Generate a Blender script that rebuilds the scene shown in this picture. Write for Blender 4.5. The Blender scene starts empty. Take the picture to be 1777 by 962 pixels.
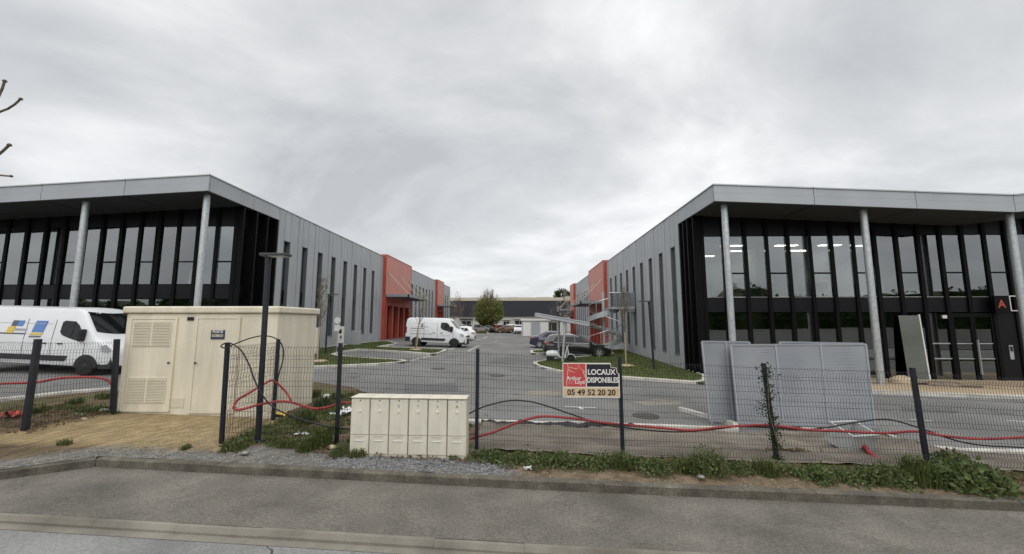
import bpy, bmesh, math, random
import numpy as np
from mathutils import Vector, Matrix
from mathutils.geometry import tessellate_polygon
R = math.radians
rnd = random.Random(7)
nr = np.random.RandomState(5)
sc = bpy.context.scene
col = sc.collection

# ---------------------------------------------------------------- camera, sky, sun, exposure
F, CX, CY, EYE = 680.0, 888.5, 481.0, 2.5
PITCH = math.atan((559 - CY) / F)
YAW = math.atan((909 - CX) / F * math.cos(PITCH))
cam = bpy.data.cameras.new('camera'); camo = bpy.data.objects.new('camera', cam); col.objects.link(camo)
camo.location = (0, 0, EYE); camo.rotation_euler = (R(90) + PITCH, 0, YAW)
cam.sensor_width = 36; cam.sensor_fit = 'HORIZONTAL'; cam.lens = F / 1777 * 36
cam.clip_start = .05; cam.clip_end = 3000
sc.camera = camo

SUN_EL, SUN_AZ = R(60), R(180)          # azimuth measured clockwise from +Y
world = bpy.data.worlds.new('World'); sc.world = world; world.use_nodes = True
wn, wl = world.node_tree.nodes, world.node_tree.links
wn.clear()
def wnode(t, **k):
    n = wn.new(t)
    for a, v in k.items(): setattr(n, a, v)
    return n
out = wnode('ShaderNodeOutputWorld'); bg = wnode('ShaderNodeBackground'); bg.inputs[1].default_value = .1
sky = wnode('ShaderNodeTexSky', sky_type='NISHITA', sun_disc=False, sun_elevation=SUN_EL, sun_rotation=SUN_AZ)
tc = wnode('ShaderNodeTexCoord'); sep = wnode('ShaderNodeSeparateXYZ'); wl.new(tc.outputs['Generated'], sep.inputs[0])
mx = wnode('ShaderNodeMath', operation='MAXIMUM'); wl.new(sep.outputs[2], mx.inputs[0]); mx.inputs[1].default_value = 0
ad = wnode('ShaderNodeMath', operation='ADD'); wl.new(mx.outputs[0], ad.inputs[0]); ad.inputs[1].default_value = .34
cb = wnode('ShaderNodeCombineXYZ')
for i in (0, 1):
    d = wnode('ShaderNodeMath', operation='DIVIDE'); wl.new(sep.outputs[i], d.inputs[0]); wl.new(ad.outputs[0], d.inputs[1]); wl.new(d.outputs[0], cb.inputs[i])
mp = wnode('ShaderNodeMapping'); wl.new(cb.outputs[0], mp.inputs[0])
mp.inputs['Location'].default_value = (3.1, 1.75, 0); mp.inputs['Rotation'].default_value = (0, 0, .5); mp.inputs['Scale'].default_value = (.9, 1.15, 1)
n1 = wnode('ShaderNodeTexNoise'); n1.inputs['Scale'].default_value = 1.25; n1.inputs['Detail'].default_value = 7; n1.inputs['Roughness'].default_value = .56
n1.inputs['Distortion'].default_value = .35
wl.new(mp.outputs[0], n1.inputs['Vector'])
rp = wnode('ShaderNodeValToRGB'); wl.new(n1.outputs[0], rp.inputs[0])
e = rp.color_ramp.elements
e[0].position = .33; e[0].color = (.50, .515, .53, 1)
e[1].position = .68; e[1].color = (.95, .955, .955, 1)
m_ = e.new(.50); m_.color = (.68, .69, .695, 1)
sc1 = wnode('ShaderNodeVectorMath', operation='SCALE'); wl.new(rp.outputs[0], sc1.inputs[0]); sc1.inputs[3].default_value = 7.0
mixw = wnode('ShaderNodeMix', data_type='RGBA'); mixw.inputs[0].default_value = .94
wl.new(sky.outputs[0], mixw.inputs[6]); wl.new(sc1.outputs[0], mixw.inputs[7])
wl.new(mixw.outputs[2], bg.inputs[0]); wl.new(bg.outputs[0], out.inputs[0])

sun = bpy.data.lights.new('sun', 'SUN'); sun.energy = 1.5; sun.angle = R(96); sun.color = (1, .97, .93)
suno = bpy.data.objects.new('sun', sun); col.objects.link(suno)
suno.rotation_euler = (R(90) - SUN_EL, 0, math.pi - SUN_AZ); suno.location = (0, -20, 40)
sc.view_settings.view_transform = 'Standard'; sc.view_settings.look = 'None'
sc.view_settings.exposure = .68; sc.view_settings.gamma = 1; sc.view_settings.use_curve_mapping = False
sc.cycles.max_bounces = 8; sc.cycles.transparent_max_bounces = 16
sc.cycles.caustics_reflective = False; sc.cycles.caustics_refractive = False

# ---------------------------------------------------------------- pixel -> ground
FW = Vector((-math.sin(YAW) * math.cos(PITCH), math.cos(YAW) * math.cos(PITCH), math.sin(PITCH)))
RT = Vector((math.cos(YAW), math.sin(YAW), 0)); UP = RT.cross(FW)
def ray(x, y): return FW * F + RT * (x - CX) + UP * (CY - y)
def gz(x, y):                                    # the site falls to the right and climbs a little to the back
    xx = max(-30, min(30, x))
    return -(.027 if xx < 0 else .02) * xx + .011 * max(0, min(30, y - 9))
def G(x, y, off=0.0):
    d = ray(x, y); t = 2.4 / max(1e-4, -d.z)
    for _ in range(30):
        p = d * t; t = (EYE - gz(p.x, p.y) - off) / max(1e-4, -d.z)
    p = d * t; return Vector((p.x, p.y, gz(p.x, p.y) + off))
def atY(x, y, Y):
    d = ray(x, y); t = Y / d.y; return Vector((d.x * t, Y, EYE + d.z * t))

# ---------------------------------------------------------------- materials
MATS = {}
def mat(name, c, rough=.6, metal=0.0, c2=None, scale=6.0, detail=5, lo=.35, hi=.65, bump=0.0, bscale=60, spec=.4, fine=0.0, fscale=120, coat=0.0, extra=None):
    """Principled surface; c2 = second colour spread by a noise, fine = small-scale speckle, bump = fine relief"""
    if name in MATS: return MATS[name]
    m = bpy.data.materials.new(name); m.use_nodes = True; MATS[name] = m
    nt = m.node_tree; N, L = nt.nodes, nt.links
    b = N['Principled BSDF']; b.inputs['Roughness'].default_value = rough; b.inputs['Metallic'].default_value = metal
    b.inputs['Specular IOR Level'].default_value = spec; b.inputs['Coat Weight'].default_value = coat
    b.inputs['Base Color'].default_value = (*c, 1); m.diffuse_color = (*c, 1)
    tc = N.new('ShaderNodeTexCoord'); vec = tc.outputs['Object']; last = None
    if c2:
        n = N.new('ShaderNodeTexNoise'); n.inputs['Scale'].default_value = scale; n.inputs['Detail'].default_value = detail
        L.new(vec, n.inputs['Vector'])
        r = N.new('ShaderNodeValToRGB'); L.new(n.outputs[0], r.inputs[0])
        r.color_ramp.elements[0].position = lo; r.color_ramp.elements[0].color = (*c, 1)
        r.color_ramp.elements[1].position = hi; r.color_ramp.elements[1].color = (*c2, 1)
        last = r.outputs[0]
    if fine:
        n = N.new('ShaderNodeTexNoise'); n.inputs['Scale'].default_value = fscale; n.inputs['Detail'].default_value = 2
        L.new(vec, n.inputs['Vector'])
        mr = N.new('ShaderNodeMapRange'); L.new(n.outputs[0], mr.inputs[0])
        mr.inputs[1].default_value = .3; mr.inputs[2].default_value = .7
        mr.inputs[3].default_value = 1 - fine; mr.inputs[4].default_value = 1 + fine
        v = N.new('ShaderNodeVectorMath'); v.operation = 'SCALE'
        if last: L.new(last, v.inputs[0])
        else: v.inputs[0].default_value = c
        L.new(mr.outputs[0], v.inputs[3]); last = v.outputs[0]
    if last: L.new(last, b.inputs['Base Color'])
    if bump:
        n = N.new('ShaderNodeTexNoise'); n.inputs['Scale'].default_value = bscale; n.inputs['Detail'].default_value = 4
        L.new(vec, n.inputs['Vector'])
        bp = N.new('ShaderNodeBump'); bp.inputs['Strength'].default_value = bump; bp.inputs['Distance'].default_value = .02
        L.new(n.outputs[0], bp.inputs['Height']); L.new(bp.outputs[0], b.inputs['Normal'])
    if extra: extra(m, N, L, b, vec, last)
    return m

def stains(amount, scale, dark=True, streak=None):
    """wide soft stains multiplied over the colour"""
    def f(m, N, L, b, vec, last):
        mpn = N.new('ShaderNodeMapping'); L.new(vec, mpn.inputs[0])
        if streak: mpn.inputs['Scale'].default_value = streak
        n = N.new('ShaderNodeTexNoise'); n.inputs['Scale'].default_value = scale; n.inputs['Detail'].default_value = 6; n.inputs['Roughness'].default_value = .6
        L.new(mpn.outputs[0], n.inputs['Vector'])
        mr = N.new('ShaderNodeMapRange'); L.new(n.outputs[0], mr.inputs[0])
        mr.inputs[1].default_value = .35; mr.inputs[2].default_value = .65
        mr.inputs[3].default_value = 1 - amount; mr.inputs[4].default_value = 1 + amount * .6
        v = N.new('ShaderNodeVectorMath'); v.operation = 'SCALE'
        if last: L.new(last, v.inputs[0])
        else: v.inputs[0].default_value = b.inputs['Base Color'].default_value[:3]
        L.new(mr.outputs[0], v.inputs[3]); L.new(v.outputs[0], b.inputs['Base Color'])
    return f
def cracks(m, N, L, b, vec, last):
    """asphalt: stains, then thin dark cracks along warped cell edges, only in places"""
    stains(.22, .9)(m, N, L, b, vec, last)
    src = b.inputs['Base Color'].links[0].from_socket
    wv = N.new('ShaderNodeTexNoise'); wv.inputs['Scale'].default_value = 2.0; L.new(vec, wv.inputs['Vector'])
    mixv = N.new('ShaderNodeMix'); mixv.data_type = 'VECTOR'; mixv.inputs[0].default_value = .25
    L.new(vec, mixv.inputs[4]); L.new(wv.outputs['Color'], mixv.inputs[5])
    vo = N.new('ShaderNodeTexVoronoi'); vo.feature = 'DISTANCE_TO_EDGE'; vo.inputs['Scale'].default_value = 1.15; L.new(mixv.outputs[1], vo.inputs['Vector'])
    lt = N.new('ShaderNodeMath'); lt.operation = 'LESS_THAN'; L.new(vo.outputs[0], lt.inputs[0]); lt.inputs[1].default_value = .006
    ms = N.new('ShaderNodeTexNoise'); ms.inputs['Scale'].default_value = .55; L.new(vec, ms.inputs['Vector'])
    gt = N.new('ShaderNodeMath'); gt.operation = 'GREATER_THAN'; L.new(ms.outputs[0], gt.inputs[0]); gt.inputs[1].default_value = .54
    mu = N.new('ShaderNodeMath'); mu.operation = 'MULTIPLY'; L.new(lt.outputs[0], mu.inputs[0]); L.new(gt.outputs[0], mu.inputs[1])
    mc = N.new('ShaderNodeMix'); mc.data_type = 'RGBA'; L.new(mu.outputs[0], mc.inputs[0]); L.new(src, mc.inputs[6]); mc.inputs[7].default_value = (.06, .058, .05, 1)
    L.new(mc.outputs[2], b.inputs['Base Color'])

def lot_wear(m, N, L, b, vec, last):
    """car park asphalt: broad patches, then small dark oil spots and thin crack lines here and there"""
    stains(.2, .25, streak=(1, .5, 1))(m, N, L, b, vec, last)
    src = b.inputs['Base Color'].links[0].from_socket
    for sc_, thr, k in ((.8, .70, .72), (2.3, .735, .6)):
        n = N.new('ShaderNodeTexNoise'); n.inputs['Scale'].default_value = sc_; n.inputs['Detail'].default_value = 4; L.new(vec, n.inputs['Vector'])
        mr = N.new('ShaderNodeMapRange'); L.new(n.outputs[0], mr.inputs[0]); mr.inputs[1].default_value = thr - .08; mr.inputs[2].default_value = thr; mr.inputs[3].default_value = 1; mr.inputs[4].default_value = k
        v = N.new('ShaderNodeVectorMath'); v.operation = 'SCALE'; L.new(src, v.inputs[0]); L.new(mr.outputs[0], v.inputs[3]); src = v.outputs[0]
    L.new(src, b.inputs['Base Color'])
def vcol_mat(name, rough=.95, bump=.8, bscale=45, fine=.42, fscale=34):
    m = bpy.data.materials.new(name); m.use_nodes = True; MATS[name] = m
    N, L = m.node_tree.nodes, m.node_tree.links; b = N['Principled BSDF']; b.inputs['Roughness'].default_value = rough; b.inputs['Specular IOR Level'].default_value = .2
    a = N.new('ShaderNodeAttribute'); a.attribute_name = 'zone'
    tc = N.new('ShaderNodeTexCoord')
    n = N.new('ShaderNodeTexNoise'); n.inputs['Scale'].default_value = fscale; n.inputs['Detail'].default_value = 4; n.inputs['Roughness'].default_value = .7; L.new(tc.outputs['Object'], n.inputs['Vector'])
    mr = N.new('ShaderNodeMapRange'); L.new(n.outputs[0], mr.inputs[0]); mr.inputs[1].default_value = .3; mr.inputs[2].default_value = .7; mr.inputs[3].default_value = 1 - fine; mr.inputs[4].default_value = 1 + fine
    n5 = N.new('ShaderNodeTexNoise'); n5.inputs['Scale'].default_value = 4.5; n5.inputs['Detail'].default_value = 8; n5.inputs['Roughness'].default_value = .65; L.new(tc.outputs['Object'], n5.inputs['Vector'])
    m5 = N.new('ShaderNodeMapRange'); L.new(n5.outputs[0], m5.inputs[0]); m5.inputs[1].default_value = .3; m5.inputs[2].default_value = .7; m5.inputs[3].default_value = .78; m5.inputs[4].default_value = 1.18
    mm = N.new('ShaderNodeMath'); mm.operation = 'MULTIPLY'; L.new(mr.outputs[0], mm.inputs[0]); L.new(m5.outputs[0], mm.inputs[1])
    v = N.new('ShaderNodeVectorMath'); v.operation = 'SCALE'; L.new(a.outputs['Color'], v.inputs[0]); L.new(mm.outputs[0], v.inputs[3]); L.new(v.outputs[0], b.inputs['Base Color'])
    bp = N.new('ShaderNodeBump'); bp.inputs['Strength'].default_value = bump; bp.inputs['Distance'].default_value = .03; L.new(n.outputs[0], bp.inputs['Height']); L.new(bp.outputs[0], b.inputs['Normal'])
    return m

def glass_mat(name, refl=.22, tint=(.62, .66, .66)):
    m = bpy.data.materials.new(name); m.use_nodes = True; MATS[name] = m
    N, L = m.node_tree.nodes, m.node_tree.links; N.remove(N['Principled BSDF']); o = N['Material Output']
    t = N.new('ShaderNodeBsdfTransparent'); t.inputs[0].default_value = (*tint, 1)
    g = N.new('ShaderNodeBsdfGlossy'); g.inputs['Roughness'].default_value = .01; g.inputs[0].default_value = (.92, .95, .96, 1)
    fr = N.new('ShaderNodeFresnel'); fr.inputs[0].default_value = 1.5
    mr = N.new('ShaderNodeMapRange'); L.new(fr.outputs[0], mr.inputs[0]); mr.inputs[3].default_value = refl - .03; mr.inputs[4].default_value = 1
    x = N.new('ShaderNodeMixShader'); L.new(mr.outputs[0], x.inputs[0]); L.new(t.outputs[0], x.inputs[1]); L.new(g.outputs[0], x.inputs[2]); L.new(x.outputs[0], o.inputs[0])
    return m
def leaf_mat(name, c, c2, scale=9):
    def f(m, N, L, b, vec, last):
        tr = N.new('ShaderNodeBsdfTranslucent'); L.new(last, tr.inputs[0])
        x = N.new('ShaderNodeMixShader'); x.inputs[0].default_value = .3
        L.new(b.outputs[0], x.inputs[1]); L.new(tr.outputs[0], x.inputs[2]); L.new(x.outputs[0], N['Material Output'].inputs[0])
    return mat(name, c, .6, 0, c2, scale, 3, extra=f, spec=.25)
def emit(name, c, s):
    m = bpy.data.materials.new(name); m.use_nodes = True; MATS[name] = m
    b = m.node_tree.nodes['Principled BSDF']; b.inputs['Emission Color'].default_value = (*c, 1); b.inputs['Emission Strength'].default_value = s
    return m

# ---------------------------------------------------------------- mesh collector
class MB:
    def __init__(s): s.v = []; s.f = []
    def add(s, vs, fs):
        o = len(s.v); s.v += [tuple(p) for p in vs]; s.f += [tuple(i + o for i in f) for f in fs]; return s
    def box(s, x0, x1, y0, y1, z0, z1, M=None):
        vs = [Vector((x, y, z)) for z in (z0, z1) for y in (y0, y1) for x in (x0, x1)]
        if M: vs = [M @ p for p in vs]
        return s.add(vs, [(0, 2, 3, 1), (4, 5, 7, 6), (0, 1, 5, 4), (1, 3, 7, 5), (3, 2, 6, 7), (2, 0, 4, 6)])
    def hexa(s, lo, hi):                           # two rings of equal length, closed solid
        n = len(lo)
        return s.add(list(lo) + list(hi), [tuple(range(n - 1, -1, -1)), tuple(range(n, 2 * n))] + [(i, (i + 1) % n, n + (i + 1) % n, n + i) for i in range(n)])
    def prism(s, pts, a, b, axis='y'):             # polygon extruded along an axis
        def mk(p, q): return (p[0], q, p[1]) if axis == 'y' else ((q, p[0], p[1]) if axis == 'x' else (p[0], p[1], q))
        return s.hexa([mk(p, a) for p in pts], [mk(p, b) for p in pts])
    def tube(s, pts, r, n=8, cap=True):
        pts = [Vector(p) for p in pts]; rs = r if hasattr(r, '__len__') else [r] * len(pts)
        o = len(s.v); ref = None
        for i, p in enumerate(pts):
            t = (pts[min(i + 1, len(pts) - 1)] - pts[max(i - 1, 0)]).normalized()
            if ref is None: ref = t.orthogonal().normalized()
            ref = (ref - t * ref.dot(t)); ref = ref.normalized() if ref.length > 1e-6 else t.orthogonal().normalized()
            bi = t.cross(ref)
            for k in range(n):
                a = 2 * math.pi * k / n; s.v.append(tuple(p + (ref * math.cos(a) + bi * math.sin(a)) * rs[i]))
        for i in range(len(pts) - 1):
            for k in range(n):
                k2 = (k + 1) % n; s.f.append((o + i * n + k, o + i * n + k2, o + (i + 1) * n + k2, o + (i + 1) * n + k))
        if cap and n > 2:
            s.f.append(tuple(o + k for k in range(n - 1, -1, -1))); e_ = o + (len(pts) - 1) * n; s.f.append(tuple(e_ + k for k in range(n)))
        return s
    def cyl(s, a, b, r, n=16): return s.tube([a, b], r, n)
    def lathe(s, prof, c, axis='z', n=20):         # prof: (radius, height)
        o = len(s.v); c = Vector(c)
        for r, h in prof:
            for k in range(n):
                a = 2 * math.pi * k / n; q = (r * math.cos(a), r * math.sin(a), h)
                q = q if axis == 'z' else ((q[0], q[2], q[1]) if axis == 'y' else (q[2], q[0], q[1]))
                s.v.append(tuple(c + Vector(q)))
        for i in range(len(prof) - 1):
            for k in range(n):
                k2 = (k + 1) % n; s.f.append((o + i * n + k, o + i * n + k2, o + (i + 1) * n + k2, o + (i + 1) * n + k))
        s.f.append(tuple(o + k for k in range(n - 1, -1, -1))); e_ = o + (len(prof) - 1) * n; s.f.append(tuple(e_ + k for k in range(n)))
        return s
    def mesh(s, name, smooth=False):
        me = bpy.data.meshes.new(name); me.from_pydata(s.v, [], s.f)
        if smooth: me.polygons.foreach_set('use_smooth', [True] * len(me.polygons))
        me.update(); return me
    def build(s, name, m, parent=None, smooth=False, bevel=0, label=None):
        me = s.mesh(name, smooth)
        bm = bmesh.new(); bm.from_mesh(me); bmesh.ops.recalc_face_normals(bm, faces=bm.faces); bm.to_mesh(me); bm.free()
        return link(name, me, m, parent, bevel, label, smooth)
def link(name, me, m=None, parent=None, bevel=0, label=None, smooth=False):
    o = bpy.data.objects.new(name, me); col.objects.link(o)
    if m is not None and len(me.materials) == 0: me.materials.append(m)
    if parent is not None: o.parent = parent
    if bevel:
        b = o.modifiers.new('bevel', 'BEVEL'); b.width = bevel; b.segments = 2; b.limit_method = 'ANGLE'; b.angle_limit = R(40)
    if smooth:
        try: me.set_sharp_from_angle(angle=R(40))
        except Exception: pass
    if label: o['label'] = label
    return o
def empty(name, loc=(0, 0, 0), rz=0.0, parent=None):
    o = bpy.data.objects.new(name, None); col.objects.link(o); o.location = loc; o.rotation_euler = (0, 0, rz); o.empty_display_size = .2
    if parent is not None: o.parent = parent
    return o
def tag(o, label, cat, group=None):
    o['label'] = label; o['category'] = cat
    if group: o['group'] = group
    return o
def struct(o): o['kind'] = 'structure'; return o
def copy_tree(o, parent=None):
    c = o.copy(); col.objects.link(c)
    if parent is not None: c.parent = parent
    for ch in list(o.children): copy_tree(ch, c)
    return c
def text(name, body, size, m, parent, loc, rot=(0, 0, 0), align='CENTER', bold=0.0, sx=1.0, shear=0.0):
    cu = bpy.data.curves.new(name, 'FONT'); cu.body = body; cu.size = size; cu.align_x = align; cu.offset = bold; cu.extrude = .001; cu.shear = shear
    to = bpy.data.objects.new(name, cu); col.objects.link(to)
    dg = bpy.context.evaluated_depsgraph_get(); me = bpy.data.meshes.new_from_object(to.evaluated_get(dg)); me.materials.clear()
    bpy.data.objects.remove(to)
    o = link(name, me, m, parent); o.location = loc; o.rotation_euler = rot; o.scale = (sx, 1, 1); return o
_NP = {}
def noise2(x, y, s=1.0, seed=0):
    """smooth lattice noise with three octaves, about -1..1; numbers or numpy arrays"""
    if seed not in _NP:
        a_ = np.random.RandomState(seed + 1000).uniform(-1, 1, (64, 64)); _NP[seed] = (a_, a_.tolist())
    tab, lst = _NP[seed]; arr = isinstance(x, np.ndarray) or isinstance(y, np.ndarray); r = 0.0
    for o, w in ((1.0, 1.0), (2.17, .5), (4.6, .28)):
        u = x * s * o + 17.3 * o + 640; v = y * s * o + 5.1 * o + 640
        if arr:
            iu, iv = np.floor(u).astype(int), np.floor(v).astype(int); fu, fv = u - iu, v - iv; q = lambda i, j: tab[i % 64, j % 64]
        else:
            iu, iv = math.floor(u), math.floor(v); fu, fv = u - iu, v - iv; q = lambda i, j: lst[i % 64][j % 64]
        fu = fu * fu * (3 - 2 * fu); fv = fv * fv * (3 - 2 * fv)
        r = r + w * ((q(iu, iv) * (1 - fu) + q(iu + 1, iv) * fu) * (1 - fv) + (q(iu, iv + 1) * (1 - fu) + q(iu + 1, iv + 1) * fu) * fv)
    return r * .8

# ---------------------------------------------------------------- palette
M_ASPH = mat('lot_asphalt', (.145, .145, .14), .9, 0, (.19, .19, .185), .35, 6, bump=.25, bscale=90, fine=.16, fscale=26, extra=lot_wear)
M_ROAD = mat('road_asphalt', (.18, .183, .18), .85, 0, (.23, .232, .228), .5, 6, bump=.3, bscale=60, fine=.2, fscale=38, extra=cracks)
M_PAVE = mat('pavement_asphalt', (.112, .105, .09), .92, 0, (.158, .148, .127), 1.1, 8, bump=.6, bscale=42, fine=.28, fscale=34, extra=stains(.2, 1.3))
M_KERB = mat('kerb_concrete', (.075, .068, .054), .92, 0, (.155, .141, .112), 3.5, 8, lo=.3, hi=.7, bump=.4, bscale=40, fine=.25, fscale=35, extra=stains(.3, 2.5))
M_GUTTER = mat('gutter_concrete', (.15, .138, .115), .9, 0, (.225, .21, .176), 1.4, 6, bump=.3, bscale=70, fine=.16, extra=stains(.22, 1.5))
M_LKERB = mat('lot_kerb_concrete', (.40, .385, .345), .9, 0, (.56, .545, .50), 2.2, 6, bump=.2, fine=.1)
M_GRASS = mat('lawn_grass', (.072, .092, .03), .95, 0, (.105, .13, .045), .9, 7, bump=.9, bscale=35, fine=.4, fscale=45, spec=.1)
M_SANDY = mat('sand_strip', (.36, .28, .18), .95, 0, (.45, .36, .25), .8, 6, bump=.4, bscale=40, fine=.2)
M_PAINT = mat('white_road_paint', (.5, .5, .48), .8, 0, (.66, .66, .64), 5, fine=.15)
M_FABRIC = mat('weed_fabric_cloth', (.125, .108, .088), .9, 0, (.19, .168, .138), 1.2, 7, bump=.35, bscale=14, fine=.18, fscale=60, extra=stains(.28, 1.1, streak=(.5, 2, 1)))
M_BLACK = mat('black_plastic', (.012, .012, .014), .5)
M_DARKEDGE = mat('torn_black_sheet', (.014, .014, .015), .6, 0, (.03, .03, .03), 6)
M_GALV = mat('galvanised_steel', (.40, .42, .43), .42, .55, (.53, .55, .56), 9, 6, bump=.05, bscale=40)
M_FASCIA = mat('grey_fascia', (.33, .35, .37), .45, .25, (.37, .39, .41), .7, 5, bump=.02, bscale=3, spec=.4)
M_COPING = mat('roof_coping', (.42, .44, .45), .45, .3)
M_CLAD = mat('grey_cladding', (.35, .368, .382), .5, .12, (.39, .408, .422), .5, 5, extra=stains(.08, 1.2, streak=(3, 3, .25)))
M_CLADGAP = mat('cladding_backing', (.16, .17, .178), .7)
M_BLKFR = mat('black_facade_aluminium', (.0028, .0029, .0033), .55, 0, (.004, .0042, .0047), 3, spec=.12)
M_SPAN = mat('black_spandrel', (.006, .0065, .008), .35, 0, (.009, .0095, .011), 1.5, spec=.2)
M_SOFFIT = mat('soffit_sheet', (.042, .044, .042), .7, 0, (.052, .054, .052), .6)
M_GLASS = glass_mat('facade_glass', .245, (.50, .53, .53))
M_SLOT = mat('slot_window_glass', (.018, .020, .024), .05, spec=.8)
M_REVEAL = mat('window_reveal', (.15, .16, .17), .5, .2)
M_RED = mat('red_sheet', (.38, .062, .038), .55, 0, (.44, .08, .052), 1.2, extra=stains(.15, .8, streak=(2, 2, .3)))
M_DRED = mat('deep_red_door', (.21, .014, .013), .45)
M_WALLIN = mat('interior_plaster', (.48, .475, .45), .9, 0, (.55, .545, .52), .6)
M_CEIL = mat('interior_ceiling', (.48, .48, .46), .9)
M_FLOORIN = mat('interior_floor', (.14, .14, .14), .6)
M_CREAM = mat('cream_render', (.66, .61, .485), .75, 0, (.72, .67, .54), 1.2, 6, bump=.15, bscale=90, fine=.06, fscale=40, extra=stains(.13, 1.0, streak=(2.5, 2.5, .3)))
M_CREAM2 = mat('cream_louvre', (.58, .53, .41), .7, 0, (.63, .58, .455), 2)
M_BEIGE = mat('beige_polyester', (.62, .59, .49), .55, 0, (.68, .65, .545), 1.6, 5, bump=.03, extra=stains(.16, 2.2, streak=(1.5, 1.5, .4)))
M_POST = mat('anthracite_post', (.013, .0155, .023), .45, 0, (.018, .021, .029), 6)
M_WIRE = mat('anthracite_wire', (.016, .018, .024), .5)
M_HOSE = mat('red_conduit', (.27, .028, .032), .5, 0, (.36, .045, .045), 4)
M_CABLE = mat('black_cable', (.010, .010, .011), .4)
M_WOOD = mat('stake_wood', (.36, .27, .15), .8, 0, (.45, .35, .21), 8)
M_BARK = mat('bark', (.10, .082, .062), .9, 0, (.17, .145, .115), 14, bump=.5, bscale=50)
M_TWIG = mat('twig_bark', (.13, .10, .075), .9, 0, (.19, .15, .11), 14)
L_WEED = leaf_mat('weed_leaf', (.06, .088, .028), (.15, .185, .07), 9)
L_DARK = leaf_mat('dark_leaf', (.025, .045, .012), (.055, .085, .022), 14)
L_GRASS = leaf_mat('grass_blade', (.065, .09, .025), (.135, .16, .055), 6)
L_LAWN = leaf_mat('lawn_blade', (.075, .098, .03), (.12, .145, .05), 2)
L_TREE = leaf_mat('spring_leaf', (.12, .15, .032), (.21, .235, .065), .9)
L_BUD = leaf_mat('bud_leaf', (.16, .165, .06), (.24, .21, .10), 5)
L_BLOSSOM = leaf_mat('pale_blossom', (.45, .40, .33), (.58, .53, .46), 5)
L_REDTW = leaf_mat('reddish_twig', (.19, .115, .085), (.25, .17, .12), 5)
L_DRY = leaf_mat('dry_leaf', (.14, .095, .055), (.22, .16, .095), 9)
M_WHITE = mat('white_vehicle_paint', (.70, .715, .73), .32, 0, (.74, .755, .77), 2, spec=.5, coat=.5)
M_VBLACK = mat('black_vehicle_paint', (.010, .010, .012), .22, 0, spec=.5, coat=.8)
M_VBLUE = mat('navy_vehicle_paint', (.030, .034, .065), .25, .2, spec=.5, coat=.7)
M_CARGLASS = mat('dark_car_glass', (.008, .010, .011), .06, spec=.3)
M_TYRE = mat('tyre_rubber', (.014, .014, .014), .85, 0, (.022, .021, .02), 12)
M_RIM = mat('alloy_rim', (.42, .43, .44), .35, .7)
M_STEELRIM = mat('black_steel_rim', (.03, .03, .032), .5, .3)
M_TRIM = mat('grey_black_trim', (.020, .021, .023), .65, 0, (.03, .031, .033), 8)
M_CHROME = mat('chrome', (.65, .66, .67), .2, .9)
M_LAMP = mat('headlamp_lens', (.45, .47, .49), .12, .2, spec=.7)
M_TAIL = mat('tail_lamp', (.30, .012, .012), .2)
M_WOFF = mat('off_white', (.66, .655, .63), .6, 0, (.72, .715, .69), 4)

# ---------------------------------------------------------------- ground, road, pavement
def sheet(name, xs, ys, off, m):
    mb = MB()
    vs = [(x, y, gz(x, y) + off) for y in ys for x in xs]; nx = len(xs)
    mb.add(vs, [(j * nx + i, j * nx + i + 1, (j + 1) * nx + i + 1, (j + 1) * nx + i) for j in range(len(ys) - 1) for i in range(nx - 1)])
    return struct(mb.build(name, m))
XS = [-1500, -300, -60, -30, 0, 30, 60, 300, 1500]
M_BASE = mat('far_ground', (.13, .125, .095), .95, 0, (.17, .165, .13), .1, 6, bump=.3, bscale=8, fine=.2, fscale=20)
sheet('ground', XS, [-1500, -200, -40, 0, 9, 24, 39, 120, 300, 1500], -.03, M_BASE)
KY = lambda x: 6.09 - .026 * x          # back edge of the pavement
RY = lambda x: 4.66 - .024 * x          # back edge of the low road kerb
def strip(name, f0, f1, off0, off1, m, xs):
    mb = MB(); n = len(xs)
    vs = [(x, f0(x), gz(x, 0) + off0) for x in xs] + [(x, f1(x), gz(x, 0) + off1) for x in xs]
    mb.add(vs, [(i, i + 1, n + i + 1, n + i) for i in range(n - 1)]); return struct(mb.build(name, m))
XR = [-200, -60, -30, -15, 0, 15, 30, 60, 200]
strip('road', lambda x: -6.5, lambda x: RY(x) - .22, .06, -.005, M_ROAD, XR)
strip('gutter', lambda x: RY(x) - .23, lambda x: RY(x) - .08, .0, -.006, M_GUTTER, XR)
strip('pavement', lambda x: RY(x) - .02, lambda x: KY(x) + .02, .072, .052, M_PAVE, XR)
strip('far_pavement', lambda x: -9.5, lambda x: -6.5, .15, .14, M_PAVE, XR)

def kerb_run(name, pts, w, h, m, seg=1.0, drop=.15, gap=.005, cham=.02, tilt=0.0, side=1):
    """row of separate kerb stones along a line of ground points; w across, h above the points"""
    root = struct(empty(name)); pts = [Vector(p) for p in pts]
    d = [0]
    for a, b in zip(pts, pts[1:]): d.append(d[-1] + (b - a).length)
    def at(t):
        for i in range(len(pts) - 1):
            if t <= d[i + 1] or i == len(pts) - 2:
                return pts[i].lerp(pts[i + 1], (t - d[i]) / max(1e-6, d[i + 1] - d[i]))
    n = max(1, round(d[-1] / seg)); L = d[-1] / n
    for k in range(n):
        a, b = at(k * L), at((k + 1) * L); u = (b - a).normalized(); a = a + u * gap; b = b - u * gap
        s = Vector((-u.y, u.x, 0)).normalized() * side; j = rnd.uniform(-.006, .006)
        def ring(p):
            up = Vector((0, 0, 1))
            return [p - up * drop, p + up * (h + j - cham - tilt), p + s * cham + up * (h + j), p + s * (w - .008) + up * (h + j), p + s * w + up * (h + j - .01), p + s * w - up * drop]
        MB().hexa(ring(a), ring(b)).build('kerb_stone', m, root)
    return root
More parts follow.
